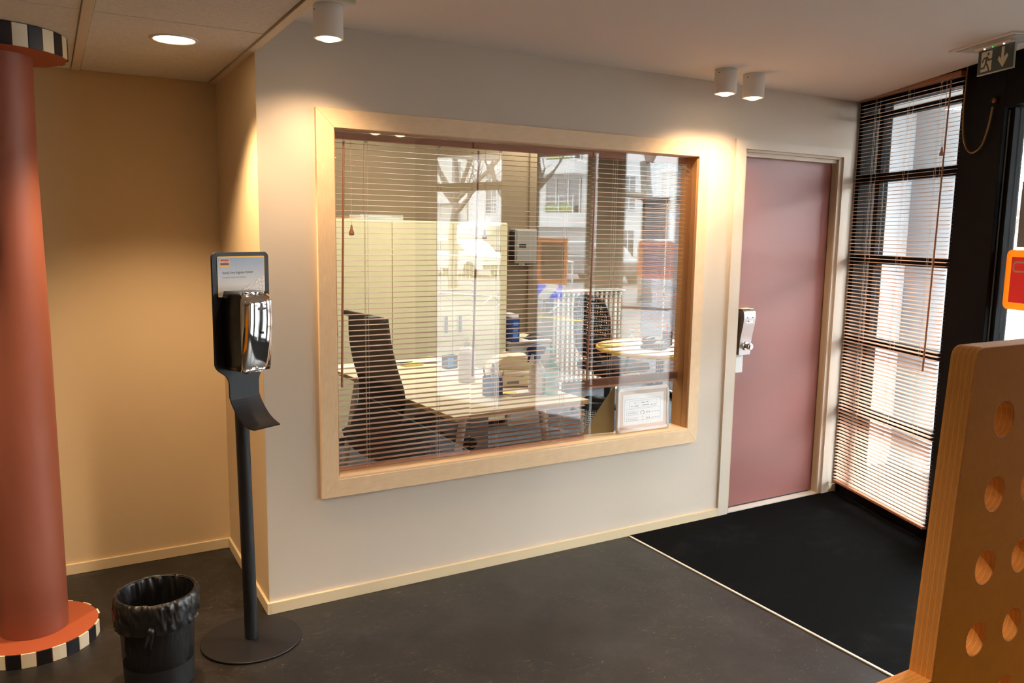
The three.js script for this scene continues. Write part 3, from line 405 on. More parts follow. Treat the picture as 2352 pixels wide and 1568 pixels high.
{
  const t = canvasTex(512, 268, exitPlate), o = thing('exit_sign', 'hanging exit sign with running figure and down arrow by the glass door', 'exit sign', [2.708, H, 1.272], FT);
  part(o, 'ceiling_frame', merge([rbox(0.36, 0.008, 0.016, 0.002).translate(0, -0.003, 0.078), rbox(0.36, 0.008, 0.016, 0.002).translate(0, -0.003, -0.078), rbox(0.016, 0.008, 0.14, 0.002).translate(0.172, -0.003, 0), rbox(0.016, 0.008, 0.14, 0.002).translate(-0.172, -0.003, 0)]), M.whiteMetal);
  part(o, 'housing', rbox(0.32, 0.012, 0.12, 0.004), M.lightGrey, [0, -0.002, 0]); part(o, 'lamp_bar', rbox(0.2, 0.014, 0.03, 0.005), M.whitePl, [0, -0.01, 0.012]);
  const pl = part(o, 'sign_plate', rbox(0.2, 0.105, 0.008, 0.002), M.acrylic, [0, -0.066, 0]);
  part(pl, 'printed_face', planarUV(extrude(roundRect(0.193, 0.098, 0.002), 0.0008), -0.0965, -0.049, 0.193, 0.098), std('#ffffff', 0.5, { map: t }), [0, 0.002, 0.0045]);
  for (const [x, m] of [[-0.045, new THREE.MeshStandardMaterial({ color: '#ffffff', emissive: '#dfe8ff', emissiveIntensity: 5 })], [0.0, new THREE.MeshStandardMaterial({ color: '#3ad070', emissive: '#20d060', emissiveIntensity: 1.5 })], [0.06, new THREE.MeshStandardMaterial({ color: '#ffffff', emissive: '#dfe8ff', emissiveIntensity: 5 })]]) part(o, 'led_lamp', new THREE.SphereGeometry(0.0035, 10, 8), m, [x, -0.017, 0.022]);
}
{
  const o = thing('exit_sign', 'acrylic exit sign hanging at the top edge of the photograph above the left spotlight', 'exit sign', [0.055, H, 0.82], 0);
  const t = canvasTex(512, 268, (g, w, h) => { exitPlate(g, w, h); g.globalCompositeOperation = 'screen'; g.fillStyle = '#56702a'; g.fillRect(0, 0, w, h); });
  part(o, 'housing', rbox(0.16, 0.02, 0.05, 0.004), M.whitePl, [0, -0.01, 0]); const pl = part(o, 'sign_plate', rbox(0.115, 0.11, 0.007, 0.003), M.acrylic, [0.005, -0.072, 0]);
  part(pl, 'printed_face', planarUV(extrude(roundRect(0.108, 0.1, 0.002), 0.0008), -0.054, -0.05, 0.108, 0.1), std('#ffffff', 0.5, { map: t }), [0, 0.002, 0.004]);
}
// ---- cable loop from the header to the door
{
  const o = thing('door_cable', 'brown armoured cable looping from the header to a knob on the glass door', 'cable', [0, 0, 0]), P = (t, y, f) => { const q = fac(t, y, f); return q; };
  part(o, 'loop', tube([P(0.925, 2.5, -0.075), P(0.928, 2.36, -0.078), P(0.93, 2.2, -0.08), P(0.95, 2.08, -0.08), P(1.0, 2.02, -0.08), P(1.065, 2.04, -0.08), P(1.1, 2.12, -0.08), P(1.113, 2.22, -0.075)], 0.0046, 60, 10), M.cable);
  part(o, 'knob', at(lathe([[0, 0], [0.016, 0], [0.016, 0.012], [0.012, 0.018], [0, 0.019]], 20), 0, 0, 0, Math.PI / 2, 0, 0), M.brass, P(1.116, 2.25, -0.06), [0, FT, 0]);
}
// ---- stickers and notices on the glass door
const borderMat = phys('#ff6c10', 1, { transmission: 0.34, thickness: 0, specularIntensity: 0.3 }), redMat = phys('#c02a22', 1, { transmission: 0.13, thickness: 0, specularIntensity: 0.3 });
{
  const o = thing('door_notice', 'red notice with an orange rounded border stuck on the glass entrance door', 'notice', fac(1.36, 1.42, -0.0075), FT);
  const b = roundRect(0.3, 0.275, 0.028); b.holes.push(roundRect(0.236, 0.211, 0.002)); part(o, 'border', new THREE.ShapeGeometry(b, 10), borderMat); part(o, 'sheet', new THREE.ShapeGeometry(roundRect(0.236, 0.211, 0.002)), redMat);
  const c = roundRect(0.09, 0.05, 0.014); c.holes.push(roundRect(0.074, 0.034, 0.009)); part(o, 'emblem', extrude(c, 0.0008), M.lightBack, [-0.06, 0.06, 0.001]);
}
{
  const o = thing('door_notice', 'grey paper sheet taped above the red notice on the glass door', 'notice', fac(1.375, 1.72, -0.0075), FT); part(o, 'sheet', extrude(roundRect(0.225, 0.3, 0.004), 0.001), M.grey);
  part(o, 'tape', box(0.05, 0.02, 0.0004), M.paper, [0, 0.145, 0.0014]);
}
{
  const o = thing('door_notice', 'sand-coloured notice with an orange border on the far door leaf, seen mirrored in the window', 'notice', fac(2.305, 1.377, -0.0075), FT);
  const t = canvasTex(256, 320, (g, w, h) => { g.fillStyle = '#b39d78'; g.fillRect(0, 0, w, h); g.fillStyle = 'rgba(80,66,44,0.45)'; for (let i = 0; i < 6; i++) g.fillRect(58, 96 + i * 20, 110 + 20 * (i % 3), 6); });
  const b = roundRect(0.305, 0.37, 0.004); b.holes.push(roundRect(0.235, 0.3, 0.002)); part(o, 'border', new THREE.ShapeGeometry(b, 6), phys('#e8853c', 1, { transmission: 0.6, thickness: 0, specularIntensity: 0.3 }));
  part(o, 'sheet', planarUV(extrude(roundRect(0.235, 0.3, 0.002), 0.001), -0.1175, -0.15, 0.235, 0.3), std('#ffffff', 0.7, { map: t }));
}
// ---- keypad lock and card on the pink door
{
  const o = thing('door_lock', 'silver mechanical door lock with a round knob on the pink door', 'lock', [2.656, 0.93, -0.053]);
  const side = [[0, 0], [0.036, 0], [0.038, 0.04], [0.042, 0.09], [0.052, 0.14], [0.06, 0.18], [0.063, 0.215], [0.06, 0.245], [0.05, 0.258], [0, 0.26]];
  const s = new THREE.Shape(); s.moveTo(0, 0); s.lineTo(0.035, 0); s.splineThru(side.slice(1, 9).map(([a, b]) => new THREE.Vector2(a, b))); s.lineTo(0, 0.26); s.closePath();
  const g = extrude(s, 0.088, 0.0015, 16); g.rotateY(-Math.PI / 2); g.translate(0.094, 0, 0); part(o, 'body', g, M.satin);
  const g2 = extrude(s, 0.002, 0); g2.rotateY(-Math.PI / 2); part(o, 'side_plate', g2, M.darkSide, [0.0045, 0, 0.0005], [0, 0, 0], 'dark side plate');
  part(o, 'rosette', at(lathe([[0.026, 0], [0.026, 0.004], [0.023, 0.008], [0.016, 0.009], [0.0, 0.009]], 28), 0, 0, 0, Math.PI / 2), M.chrome, [0.05, 0.05, 0.037]);
  part(o, 'knob', at(lathe([[0.012, 0], [0.0135, 0.006], [0.0185, 0.02], [0.0195, 0.034], [0.018, 0.038], [0, 0.0385]], 28), 0, 0, 0, Math.PI / 2), M.chrome, [0.05, 0.05, 0.044]);
  part(o, 'latch', merge([rbox(0.052, 0.006, 0.01, 0.002), rbox(0.03, 0.012, 0.012, 0.004).translate(0.006, 0.008, 0)]), M.chrome, [0.05, 0.185, 0.0605]);
  for (const x of [0.03, 0.072]) part(o, 'screw', at(cyl(0.003, 0.003, 10), 0, 0, 0, Math.PI / 2), M.darkSide, [x, 0.215, 0.0645]);
  part(o, 'top_cap', rbox(0.08, 0.004, 0.05, 0.001), M.whitePl, [0.05, 0.263, 0.025]);
}
{ const o = thing('door_card', 'blank white card stuck under the silver lock on the pink door', 'card', [2.692, 0.873, -0.0525]); part(o, 'card', rbox(0.08, 0.108, 0.0015, 0.0005), M.paper); }
// ---- framed notice standing on the sill
{
  const o = thing('framed_notice', 'pale wooden frame with a printed notice leaning on the window sill', 'frame', [2.004, IY0 + 0.009, -0.0585], R(-1)), w = 0.348, h = 0.237;
  const t = canvasTex(512, 384, (g, W, Hh) => {
    g.fillStyle = '#f4f4f2'; g.fillRect(0, 0, W, Hh); g.strokeStyle = '#55565a'; g.lineWidth = 2; g.strokeRect(22, 62, W - 60, Hh - 116); g.beginPath(); g.moveTo(22, 186); g.lineTo(W - 38, 186); g.stroke();
    g.beginPath(); g.roundRect(78, 84, 350, 88, 18); g.stroke(); g.fillStyle = '#6d6e72'; for (const [x, y, l] of [[140, 108, 20], [230, 108, 46], [290, 104, 26], [96, 146, 26], [140, 146, 52], [240, 142, 86], [350, 146, 20], [392, 146, 18]]) g.fillRect(x, y, l, 9);
    g.strokeRect(48, 214, 140, 44); g.strokeRect(48, 294, 140, 40); g.fillStyle = '#a9aaad'; for (let i = 0; i < 9; i++) { g.fillRect(64 + i * 13, 228, 8, 16); g.fillRect(64 + i * 13, 306, 8, 15); }
    g.lineWidth = 6; g.strokeStyle = '#3c3d40'; g.beginPath(); g.arc(244, 238, 22, 2.2, 7.6); g.stroke(); g.lineWidth = 3; g.beginPath(); g.moveTo(236, 286); g.lineTo(252, 286); g.lineTo(252, 338); g.lineTo(236, 338); g.stroke();
    g.fillStyle = '#3c3d40'; g.font = 'bold 26px sans-serif'; g.fillText('01-4', 290, 248); g.fillText('07-8', 290, 322); g.fillStyle = '#bdbec0'; for (let i = 0; i < 5; i++) { g.fillRect(362 + i * 22, 230, 14, 16); g.fillRect(362 + i * 22, 304, 14, 16); }
  });
  const lean = -0.03;
  const mem = (name, gw, gh, x, y, mat, d = 0.018) => part(o, name, rbox(gw, gh, d, 0.002), mat, [x, y * Math.cos(lean) + 0.004, y * Math.sin(lean) + 0.012], [lean, 0, 0]);
  mem('frame_rail', w, 0.016, 0, h - 0.008, M.paper); mem('frame_rail', w, 0.016, 0, 0.008, M.paper); mem('frame_stile', 0.016, h, -w / 2 + 0.008, h / 2, M.paper); mem('frame_stile', 0.016, h, w / 2 - 0.008, h / 2, M.paper);
  mem('mount', w - 0.03, h - 0.03, 0, h / 2, M.lightBack, 0.006);
  part(o, 'printed_sheet', planarUV(extrude(roundRect(w - 0.075, h - 0.07, 0.002), 0.001), -(w - 0.075) / 2, -(h - 0.07) / 2, w - 0.075, h - 0.07), std('#ffffff', 0.25, { map: t }), [0, h / 2 * Math.cos(lean) + 0.004, h / 2 * Math.sin(lean) + 0.0155], [lean, 0, 0]);
  const st = extrude(shapeOf([[0, 0], [-0.19, 0], [0, 0.255]]), 0.003); part(o, 'easel_back', st, std('#8d7748', 0.8), [-w / 2 + 0.004, 0.004, -0.02], [0, R(-8), 0], 'brown board side flap');
}

// ---- entrance mat
{
  const s = shapeOf([[1.896, 0], [3.53, 0], [3.53 - 0.364 * 3.5, -3.5], [1.896, -3.5]]);
  const o = thing('entrance_mat', 'large black ribbed-pile entrance mat inside the glass door', 'mat', [0, 0, 0]); const g = extrude(s, 0.004); g.rotateX(-Math.PI / 2); part(o, 'pile', uvMetres(g.translate(0, 0.0005, 0.004), 1.1), M.mat);
}

// ================================================================ OFFICE
const desk = thing('desk', 'cream rectangular desk with white splayed legs behind the interior window', 'desk', [1.255, 0, -0.985], R(3.9));
{
  part(desk, 'tabletop', rbox(0.83, 0.022, 1.72, 0.004), M.desk, [0, 0.719, 0]); part(desk, 'edge_band', merge([box(0.004, 0.022, 1.71).translate(-0.4155, 0.719, 0), box(0.82, 0.022, 0.004).translate(0, 0.719, 0.8605)]), M.deskEdge);
  for (const z of [-0.68, 0.66]) { for (const s of [-1, 1]) part(desk, 'leg', rod([s * 0.24, 0.7, z], [s * 0.36, 0, z], 0.02, 12, 0.022), M.whiteMetal); part(desk, 'crossbar', rbox(0.56, 0.03, 0.04, 0.004), M.whiteMetal, [0, 0.69, z]); }
  part(desk, 'beam', rbox(0.05, 0.03, 1.3, 0.004), M.whiteMetal, [0, 0.685, -0.1]);
  part(desk, 'cable_tray', merge([...Array(9)].map((_, i) => rod([-0.1, 0.6 - 0.02 * (i % 2), -0.4 + i * 0.09], [0.12, 0.6, -0.4 + i * 0.09], 0.004, 6)).concat([rod([-0.1, 0.6, -0.45], [-0.1, 0.6, 0.4], 0.004, 6), rod([0.12, 0.6, -0.45], [0.12, 0.6, 0.4], 0.004, 6)])), M.meshBlack);
}
const DT = 0.7305;
function starBase(o, r = 0.31, mat = M.plastic) {
  for (let i = 0; i < 5; i++) { const a = i / 5 * Math.PI * 2 + 0.3, c = Math.cos(a), s = Math.sin(a); part(o, 'base_leg', rod([c * 0.03, 0.1, s * 0.03], [c * r, 0.07, s * r], 0.02, 10, 0.012), mat); part(o, 'caster', merge([at(cyl(0.026, 0.014, 20), 0, 0, 0.012, Math.PI / 2), at(cyl(0.026, 0.014, 20), 0, 0, -0.012, Math.PI / 2), cyl(0.008, 0.05, 8).translate(0, 0.03, 0)]), M.plastic, [c * r, 0.026, s * r], [0, -a + 0.8, 0]); }
  part(o, 'gas_column', merge([cyl(0.03, 0.2, 16).translate(0, 0.2, 0), cyl(0.018, 0.16, 16).translate(0, 0.34, 0)]), mat);
}
// tall chair: one sweeping shell for back and seat
{
  const o = thing('office_chair', 'tall black high-backed office chair at the left side of the desk', 'chair', [0.925, 0, -0.78], R(7));
  const sweep = (pts, width, th) => { const c = new THREE.CatmullRomCurve3(pts.map(([x, y]) => V(x, y, 0))), n = 36, m = 10, pos = [], idx = []; for (let side = 0; side < 2; side++) for (let i = 0; i <= n; i++) { const q = i / n, p = c.getPoint(q), t = c.getTangent(q), nx = -t.y, ny = t.x; for (let j = 0; j <= m; j++) { const v = j / m * 2 - 1, w = width(q), cup = 0.03 * v * v, off = (side ? -th / 2 : th / 2); pos.push(p.x - nx * (off - cup), p.y - ny * (off - cup), v * w); } }
    const S = (n + 1) * (m + 1), W = m + 1; for (let i = 0; i < n; i++) for (let j = 0; j < m; j++) { const a = i * W + j, b = a + W; idx.push(a, b, a + 1, a + 1, b, b + 1, S + a, S + a + 1, S + b, S + a + 1, S + b + 1, S + b); }
    for (let i = 0; i < n; i++) { const a = i * W, b = a + W; idx.push(a, S + a, b, b, S + a, S + b, a + m, b + m, S + a + m, b + m, S + b + m, S + a + m); } for (let j = 0; j < m; j++) { const e = n * W + j; idx.push(j, j + 1, S + j, j + 1, S + j + 1, S + j, e, S + e, e + 1, e + 1, S + e, S + e + 1); }
    const g = new THREE.BufferGeometry(); g.setAttribute('position', new THREE.Float32BufferAttribute(pos, 3)); g.setAttribute('uv', new THREE.Float32BufferAttribute(new Float32Array(pos.length / 3 * 2), 2)); g.setIndex(idx); g.computeVertexNormals(); return g; };
  part(o, 'backrest', sweep([[-0.245, 1.155], [-0.235, 1.02], [-0.205, 0.88], [-0.17, 0.76], [-0.175, 0.67], [-0.215, 0.58], [-0.25, 0.5]], (q) => 0.2 + 0.035 * Math.sin(q * 3.1), 0.03), M.fabricBlack);
  part(o, 'seat', sweep([[-0.25, 0.5], [-0.22, 0.43], [-0.1, 0.405], [0.08, 0.42], [0.24, 0.43], [0.29, 0.4]], () => 0.25, 0.07), M.fabricBlack);
  part(o, 'headrest_bar', merge([rbox(0.03, 0.03, 0.46, 0.012), rbox(0.07, 0.025, 0.06, 0.01).translate(-0.035, 0.005, 0.18)]), M.plastic, [-0.247, 1.158, 0]);
  part(o, 'under_frame', merge([rbox(0.26, 0.05, 0.18, 0.015).translate(0, 0.36, 0), rod([-0.1, 0.37, 0], [-0.24, 0.5, 0], 0.02)]), M.plastic);
  for (const s of [-1, 1]) part(o, 'armrest', merge([rbox(0.24, 0.025, 0.07, 0.01).translate(0.04, 0.64, s * 0.28), rod([0.0, 0.4, s * 0.25], [0.0, 0.63, s * 0.28], 0.015)]), M.plastic);
  starBase(o, 0.31, M.galv);
}
// mesh-backed task chair by the round table
{
  const o = thing('office_chair', 'black mesh-backed office chair at the round table in front of the white radiator', 'chair', [3.5, 0, -2.36], R(5));
  const bx = -0.2, outline = []; for (let i = 0; i < 40; i++) { const a = i / 40 * Math.PI * 2, c = Math.cos(a), s = Math.sin(a), p = 0.55; outline.push([bx - 0.045 * Math.sign(s) * Math.abs(s), 0.8 + 0.27 * Math.sign(s) * Math.pow(Math.abs(s), p), 0.225 * Math.sign(c) * Math.pow(Math.abs(c), p) * (1 - 0.08 * s)]); }
  part(o, 'back_frame', tube(outline, 0.016, 80, 8, true), M.plastic);
  const net = []; for (let i = -9; i <= 9; i++) net.push(rod([bx + 0.03, 0.56, i * 0.0215], [bx - 0.038, 1.05, i * 0.0205], 0.006, 4)); for (let j = 0; j < 22; j++) { const y = 0.56 + j * 0.0225, x = bx + 0.03 - (y - 0.56) * 0.139; net.push(rod([x, y, -0.205], [x, y, 0.205], 0.006, 4)); }
  part(o, 'back_mesh', merge(net), M.meshBlack); part(o, 'lumbar_pad', rbox(0.03, 0.14, 0.39, 0.012), M.fabricBlack, [bx + 0.005, 0.66, 0], [0, 0, 0.14]);
  part(o, 'seat', rbox(0.48, 0.08, 0.47, 0.035, 4), M.fabricBlack, [0.06, 0.45, 0]); part(o, 'back_post', rod([-0.05, 0.4, 0], [bx - 0.02, 0.66, 0], 0.022), M.plastic); part(o, 'mechanism', rbox(0.2, 0.05, 0.16, 0.012), M.plastic, [0, 0.385, 0]);
  for (const s of [-1, 1]) part(o, 'armrest', merge([rbox(0.22, 0.025, 0.06, 0.01).translate(0, 0.66, s * 0.27), rod([0, 0.42, s * 0.22], [0, 0.65, s * 0.27], 0.014)]), M.plastic);
  starBase(o, 0.3);
}
// cabinets
function cabinet(x0, x1, label, seam, handles, ht = 1.68, zf = -2.43) {
  const o = thing('storage_cabinet', label, 'cabinet', [x0, 0, zf], 0, 'cream office cabinets'), w = x1 - x0, d = 0.42;
  part(o, 'carcass', rbox(w - 0.002, ht - 0.06, d - 0.02, 0.002), M.cabinet, [w / 2, 0.06 + (ht - 0.06) / 2, -0.02 - (d - 0.02) / 2]); part(o, 'plinth', box(w - 0.02, 0.06, d - 0.06), M.plastic, [w / 2, 0.03, -0.04 - (d - 0.06) / 2]);
  const edges = [0, ...seam, w]; for (let i = 0; i < edges.length - 1; i++) { const a = edges[i] + 0.003, b = edges[i + 1] - 0.003, dr = part(o, 'door', rbox(b - a, ht - 0.07, 0.018, 0.002), M.cabinet, [(a + b) / 2, 0.06 + (ht - 0.062) / 2, -0.0095]); if (handles[i] !== undefined) part(dr, 'handle', merge([rbox(0.024, 0.135, 0.012, 0.006), rbox(0.012, 0.02, 0.016, 0.003).translate(0, 0.05, -0.007), rbox(0.012, 0.02, 0.016, 0.003).translate(0, -0.05, -0.007)]), M.grey, [handles[i] - (a + b) / 2, 0.884 - 0.06 - (ht - 0.062) / 2, 0.022], [0, 0, 0], 'grey bar handle'); }
  return o;
}
cabinet(0.55, 1.511, 'cream storage cabinet behind the tall black chair', [0.48], [0.44, 0.52]);
cabinet(1.511, 2.505, 'cream storage cabinet with two grey handles behind the white bottle', [0.506], [0.444, 0.567]);
{
  const o = thing('low_cabinet', 'low grey drawer cabinet right of the cream cabinets', 'cabinet', [2.53, 0, -2.4]);
  part(o, 'carcass', rbox(0.4, 0.69, 0.44, 0.003), M.lightGrey, [0.2, 0.345, -0.24]); part(o, 'top', rbox(0.41, 0.02, 0.46, 0.003), M.cabinet, [0.2, 0.7, -0.235]);
  for (let i = 0; i < 3; i++) { const d = part(o, 'drawer', rbox(0.375, 0.2, 0.016, 0.003), M.lightGrey, [0.2, 0.57 - i * 0.215, -0.014]); part(d, 'handle', rbox(0.1, 0.012, 0.014, 0.004), M.grey, [0, 0.05, 0.014]); }
}
{ const o = thing('binder', 'dark blue file binder standing on the low grey cabinet', 'binder', [2.57, 0.7105, -2.43]); part(o, 'cover', rbox(0.075, 0.2, 0.18, 0.003), M.blue, [0, 0.1, -0.05]); for (let i = 0; i < 3; i++) part(o, 'label', box(0.045, 0.03, 0.001), M.skyBlue, [0, 0.05 + i * 0.05, 0.0405]); part(o, 'loose_sheets', rbox(0.06, 0.03, 0.15, 0.002), M.paper, [0.005, 0.213, -0.05]); }
{ const o = thing('hole_punch', 'black rounded desk device lying on papers on the low grey cabinet', 'device', [2.8, 0.7215, -2.45]); part(o, 'shell', at(new THREE.SphereGeometry(0.1, 20, 12, 0, 6.3, 0, Math.PI / 2).scale(1, 0.4, 0.6), 0, 0, 0), M.plastic); part(o, 'foot', rbox(0.19, 0.012, 0.11, 0.004), M.plastic, [0, 0.005, 0]); }
{ const o = thing('paper_stack', 'loose papers lying on top of the low grey cabinet', 'papers', [2.76, 0.7105, -2.44], 0.2); for (let i = 0; i < 4; i++) part(o, 'sheet', rbox(0.21, 0.0018, 0.15, 0.0008), M.paper, [i * 0.012 - 0.02, 0.0015 + i * 0.0022, i * 0.006 - 0.01], [0, 0.12 * i - 0.2, 0]); }
{ const o = thing('paper_stack', 'clear document trays and papers lying on top of the cream cabinet', 'papers', [1.45, 1.6815, -2.6], 0); part(o, 'tray', merge([box(0.34, 0.004, 0.24).translate(0, 0.002, 0), box(0.34, 0.035, 0.004).translate(0, 0.02, 0.12), box(0.34, 0.035, 0.004).translate(0, 0.02, -0.12)]), M.clear); for (let i = 0; i < 3; i++) part(o, 'sheet', rbox(0.3, 0.002, 0.21, 0.0008), M.paper, [0.01 * i, 0.007 + i * 0.003, 0], [0, 0.04 * i, 0]); part(o, 'folder', rbox(0.3, 0.008, 0.22, 0.002), M.lightBack, [-0.3, 0.005, 0.01]); }
// wall box, radiator, bin, round table
{ const o = thing('wall_box', 'light grey wall-mounted box with a small black display on the office back wall', 'wall unit', [2.905, 1.335, -2.898]); part(o, 'housing', rbox(0.225, 0.3, 0.09, 0.01, 3), M.boxGrey, [0, 0.15, 0.045]); part(o, 'cover', rbox(0.2, 0.27, 0.012, 0.008, 3), M.boxGrey, [0.004, 0.155, 0.094]); part(o, 'display', rbox(0.07, 0.032, 0.006, 0.003), M.gloss, [-0.04, 0.155, 0.101]); part(o, 'cable_gland', merge([-0.03, -0.01, 0.01].map((x) => cyl(0.007, 0.02, 10).translate(x, -0.008, 0.04))), M.chrome); part(o, 'side_plate', rbox(0.01, 0.28, 0.085, 0.003), M.plastic, [-0.116, 0.15, 0.045]); }
{
  const o = thing('radiator', 'white column radiator on the office back wall behind the mesh chair', 'radiator', [3.59, 0, -3.4]); const n = 14, p = 0.82 / n;
  for (let i = 0; i < n; i++) part(o, 'fin', merge([rbox(0.026, 0.86, 0.026, 0.012, 3).translate(0, 0.56, 0.03), rbox(0.026, 0.86, 0.026, 0.012, 3).translate(0, 0.56, -0.03), rbox(0.036, 0.045, 0.1, 0.014, 3).translate(0, 1.0, 0), rbox(0.036, 0.045, 0.1, 0.014, 3).translate(0, 0.135, 0)]), M.radiator, [p * (i + 0.5), 0, 0]);
  part(o, 'header_pipe', merge([at(cyl(0.016, 0.84, 14), 0.41, 1.0, 0, 0, 0, Math.PI / 2), at(cyl(0.016, 0.84, 14), 0.41, 0.135, 0, 0, 0, Math.PI / 2)]), M.radiator); part(o, 'foot', merge([rbox(0.03, 0.12, 0.12, 0.004).translate(0.06, 0.06, 0), rbox(0.03, 0.12, 0.12, 0.004).translate(0.76, 0.06, 0)]), M.radiator); part(o, 'top_cover', rbox(0.86, 0.02, 0.13, 0.004), M.radiator, [0.41, 1.035, 0]);
}
{
  const o = thing('waste_bin', 'white mesh waste bin with a black bag under the round table', 'bin', [2.95, 0, -1.79]), hb = 0.3; const rr = (y) => 0.095 + 0.03 * y / hb, cells = [];
  for (let j = 0; j < 16; j++) { const y = 0.02 + j * 0.0175; cells.push(at(new THREE.TorusGeometry(rr(y), 0.0026, 4, 40), 0, y, 0, Math.PI / 2)); } for (let i = 0; i < 44; i++) { const a = i / 44 * Math.PI * 2; cells.push(rod([Math.cos(a) * rr(0), 0, Math.sin(a) * rr(0)], [Math.cos(a) * rr(hb), hb, Math.sin(a) * rr(hb)], 0.003, 4)); }
  part(o, 'mesh_body', merge(cells), M.whiteMetal); part(o, 'rim', at(new THREE.TorusGeometry(rr(hb), 0.006, 8, 48), 0, hb, 0, Math.PI / 2), M.whiteMetal); part(o, 'liner_bag', lathe([[0, 0.05], [0.07, 0.055], [0.112, 0.29], [0.124, 0.312], [0.134, 0.3], [0.136, 0.265], [0.134, 0.25]], 40), M.bag); part(o, 'bottom', cyl(0.095, 0.006, 32).translate(0, 0.004, 0), M.whiteMetal);
}
{
  const o = thing('round_table', 'round table with a white top and yellow wooden edge by the office window', 'table', [3.42, 0, -1.58]);
  part(o, 'tabletop', lathe([[0, 0.728], [0.5, 0.728], [0.502, 0.73], [0, 0.7305]].reverse(), 64), M.whitePl); part(o, 'edge_band', lathe([[0.02, 0.702], [0.5, 0.702], [0.508, 0.706], [0.508, 0.728], [0.501, 0.7302], [0.02, 0.7275]], 64), M.tableWood);
  part(o, 'pedestal', lathe([[0, 0], [0.26, 0], [0.26, 0.012], [0.05, 0.03], [0.03, 0.06], [0.03, 0.66], [0.12, 0.7], [0, 0.7]], 40), M.plastic);
}
const TT = 0.7325;
{ const o = thing('sanitiser_bottle', 'small clear pump bottle with a teal cap on the round table', 'bottle', [3.08, TT, -1.53]); part(o, 'bottle', lathe([[0, 0], [0.032, 0], [0.034, 0.005], [0.034, 0.08], [0.026, 0.1], [0.011, 0.108], [0.011, 0.118]], 24), M.clear); part(o, 'pump', merge([cyl(0.012, 0.02, 14).translate(0, 0.122, 0), cyl(0.005, 0.02, 10).translate(0, 0.14, 0), rbox(0.04, 0.009, 0.014, 0.004).translate(0.01, 0.152, 0)]), M.tealCap); }
{ const o = thing('desk_phone', 'black desk telephone on the round table', 'telephone', [3.3, TT, -1.5], 0.5); part(o, 'body', extrude(shapeOf([[-0.09, 0], [0.09, 0], [0.085, 0.06], [-0.08, 0.025]]), 0.17, 0.004).translate(0, 0.004, -0.085), M.plastic); part(o, 'handset', merge([rbox(0.18, 0.022, 0.04, 0.01).translate(0, 0.075, -0.06), rbox(0.045, 0.03, 0.045, 0.01).translate(-0.07, 0.062, -0.06), rbox(0.045, 0.03, 0.045, 0.01).translate(0.07, 0.068, -0.06)]), M.plastic); part(o, 'keypad', rbox(0.07, 0.004, 0.06, 0.001), M.grey, [-0.0, 0.048, 0.03], [0, 0, 0.2]); }
{ const o = thing('notepad', 'yellow notepad on the left side of the round table', 'notepad', [3.1, TT, -1.78], 0.4); part(o, 'pages', rbox(0.2, 0.012, 0.14, 0.002), M.yellow, [0, 0.006, 0]); part(o, 'binding', rbox(0.012, 0.014, 0.14, 0.003), M.tableWood, [-0.098, 0.007, 0]); }
{ const o = thing('pen_pot', 'dark pot with pens standing on the round table by the window blind', 'pen holder', [3.52, TT, -1.62]); part(o, 'pot', lathe([[0, 0], [0.04, 0], [0.042, 0.1], [0.038, 0.1], [0.036, 0.006], [0, 0.006]], 24), M.plastic); for (let i = 0; i < 4; i++) part(o, 'pen', rod([0.01 * i - 0.015, 0.01, 0.006], [0.018 * i - 0.03, 0.17, 0.02 - 0.012 * i], 0.004, 8), [M.red, M.plastic, M.skyBlue, M.grey][i]); }
// things on the desk
{ const o = thing('pen_holder', 'navy blue square pen holder crammed with pens on the desk', 'pen holder', [1.31, DT, -0.47], 0.15); part(o, 'pot', extrude((() => { const s = roundRect(0.085, 0.085, 0.012); s.holes.push(roundRect(0.077, 0.077, 0.009)); return s; })(), 0.105).rotateX(-Math.PI / 2), M.blue); part(o, 'floor', rbox(0.08, 0.004, 0.08, 0.001), M.blue, [0, 0.003, 0]); for (let i = 0; i < 11; i++) { const x = (rnd() - 0.5) * 0.05, z = (rnd() - 0.5) * 0.05; part(o, 'pen', rod([x, 0.01, z], [x * 1.9 + (rnd() - 0.5) * 0.02, 0.13 + rnd() * 0.05, z * 1.9], 0.0045, 8), [M.whitePl, M.grey, M.plastic, M.skyBlue, M.lightGrey][i % 5]); } }
{ const o = thing('pump_bottle', 'tall clear green-tinted pump bottle at the right end of the desk', 'bottle', [1.615, DT, -0.36]); part(o, 'bottle', lathe([[0, 0], [0.034, 0], [0.036, 0.006], [0.036, 0.15], [0.03, 0.172], [0.014, 0.182], [0.014, 0.19]], 28), M.teal); part(o, 'pump', merge([lathe([[0, 0.188], [0.017, 0.188], [0.017, 0.205], [0.008, 0.215], [0.0065, 0.24], [0, 0.24]], 20), rbox(0.05, 0.012, 0.018, 0.005).translate(-0.012, 0.247, 0)]), M.tealCap); }
{ const o = thing('spray_bottle', 'white spray bottle with a blue trigger head on the desk', 'bottle', [1.565, DT, -0.43], 2.6); part(o, 'bottle', lathe([[0, 0], [0.046, 0], [0.048, 0.006], [0.048, 0.1], [0.038, 0.14], [0.016, 0.175], [0.015, 0.19]], 28), M.whitePl); part(o, 'trigger_head', merge([cyl(0.018, 0.026, 16).translate(0, 0.2, 0), extrude(shapeOf([[-0.035, 0.21], [0.045, 0.218], [0.062, 0.24], [0.05, 0.258], [0.0, 0.275], [-0.045, 0.255]]), 0.024, 0.004).translate(0, 0, -0.012), extrude(shapeOf([[0.03, 0.225], [0.05, 0.222], [0.055, 0.17], [0.045, 0.17]]), 0.012, 0.002).translate(0, 0, -0.006)]), M.blue); }
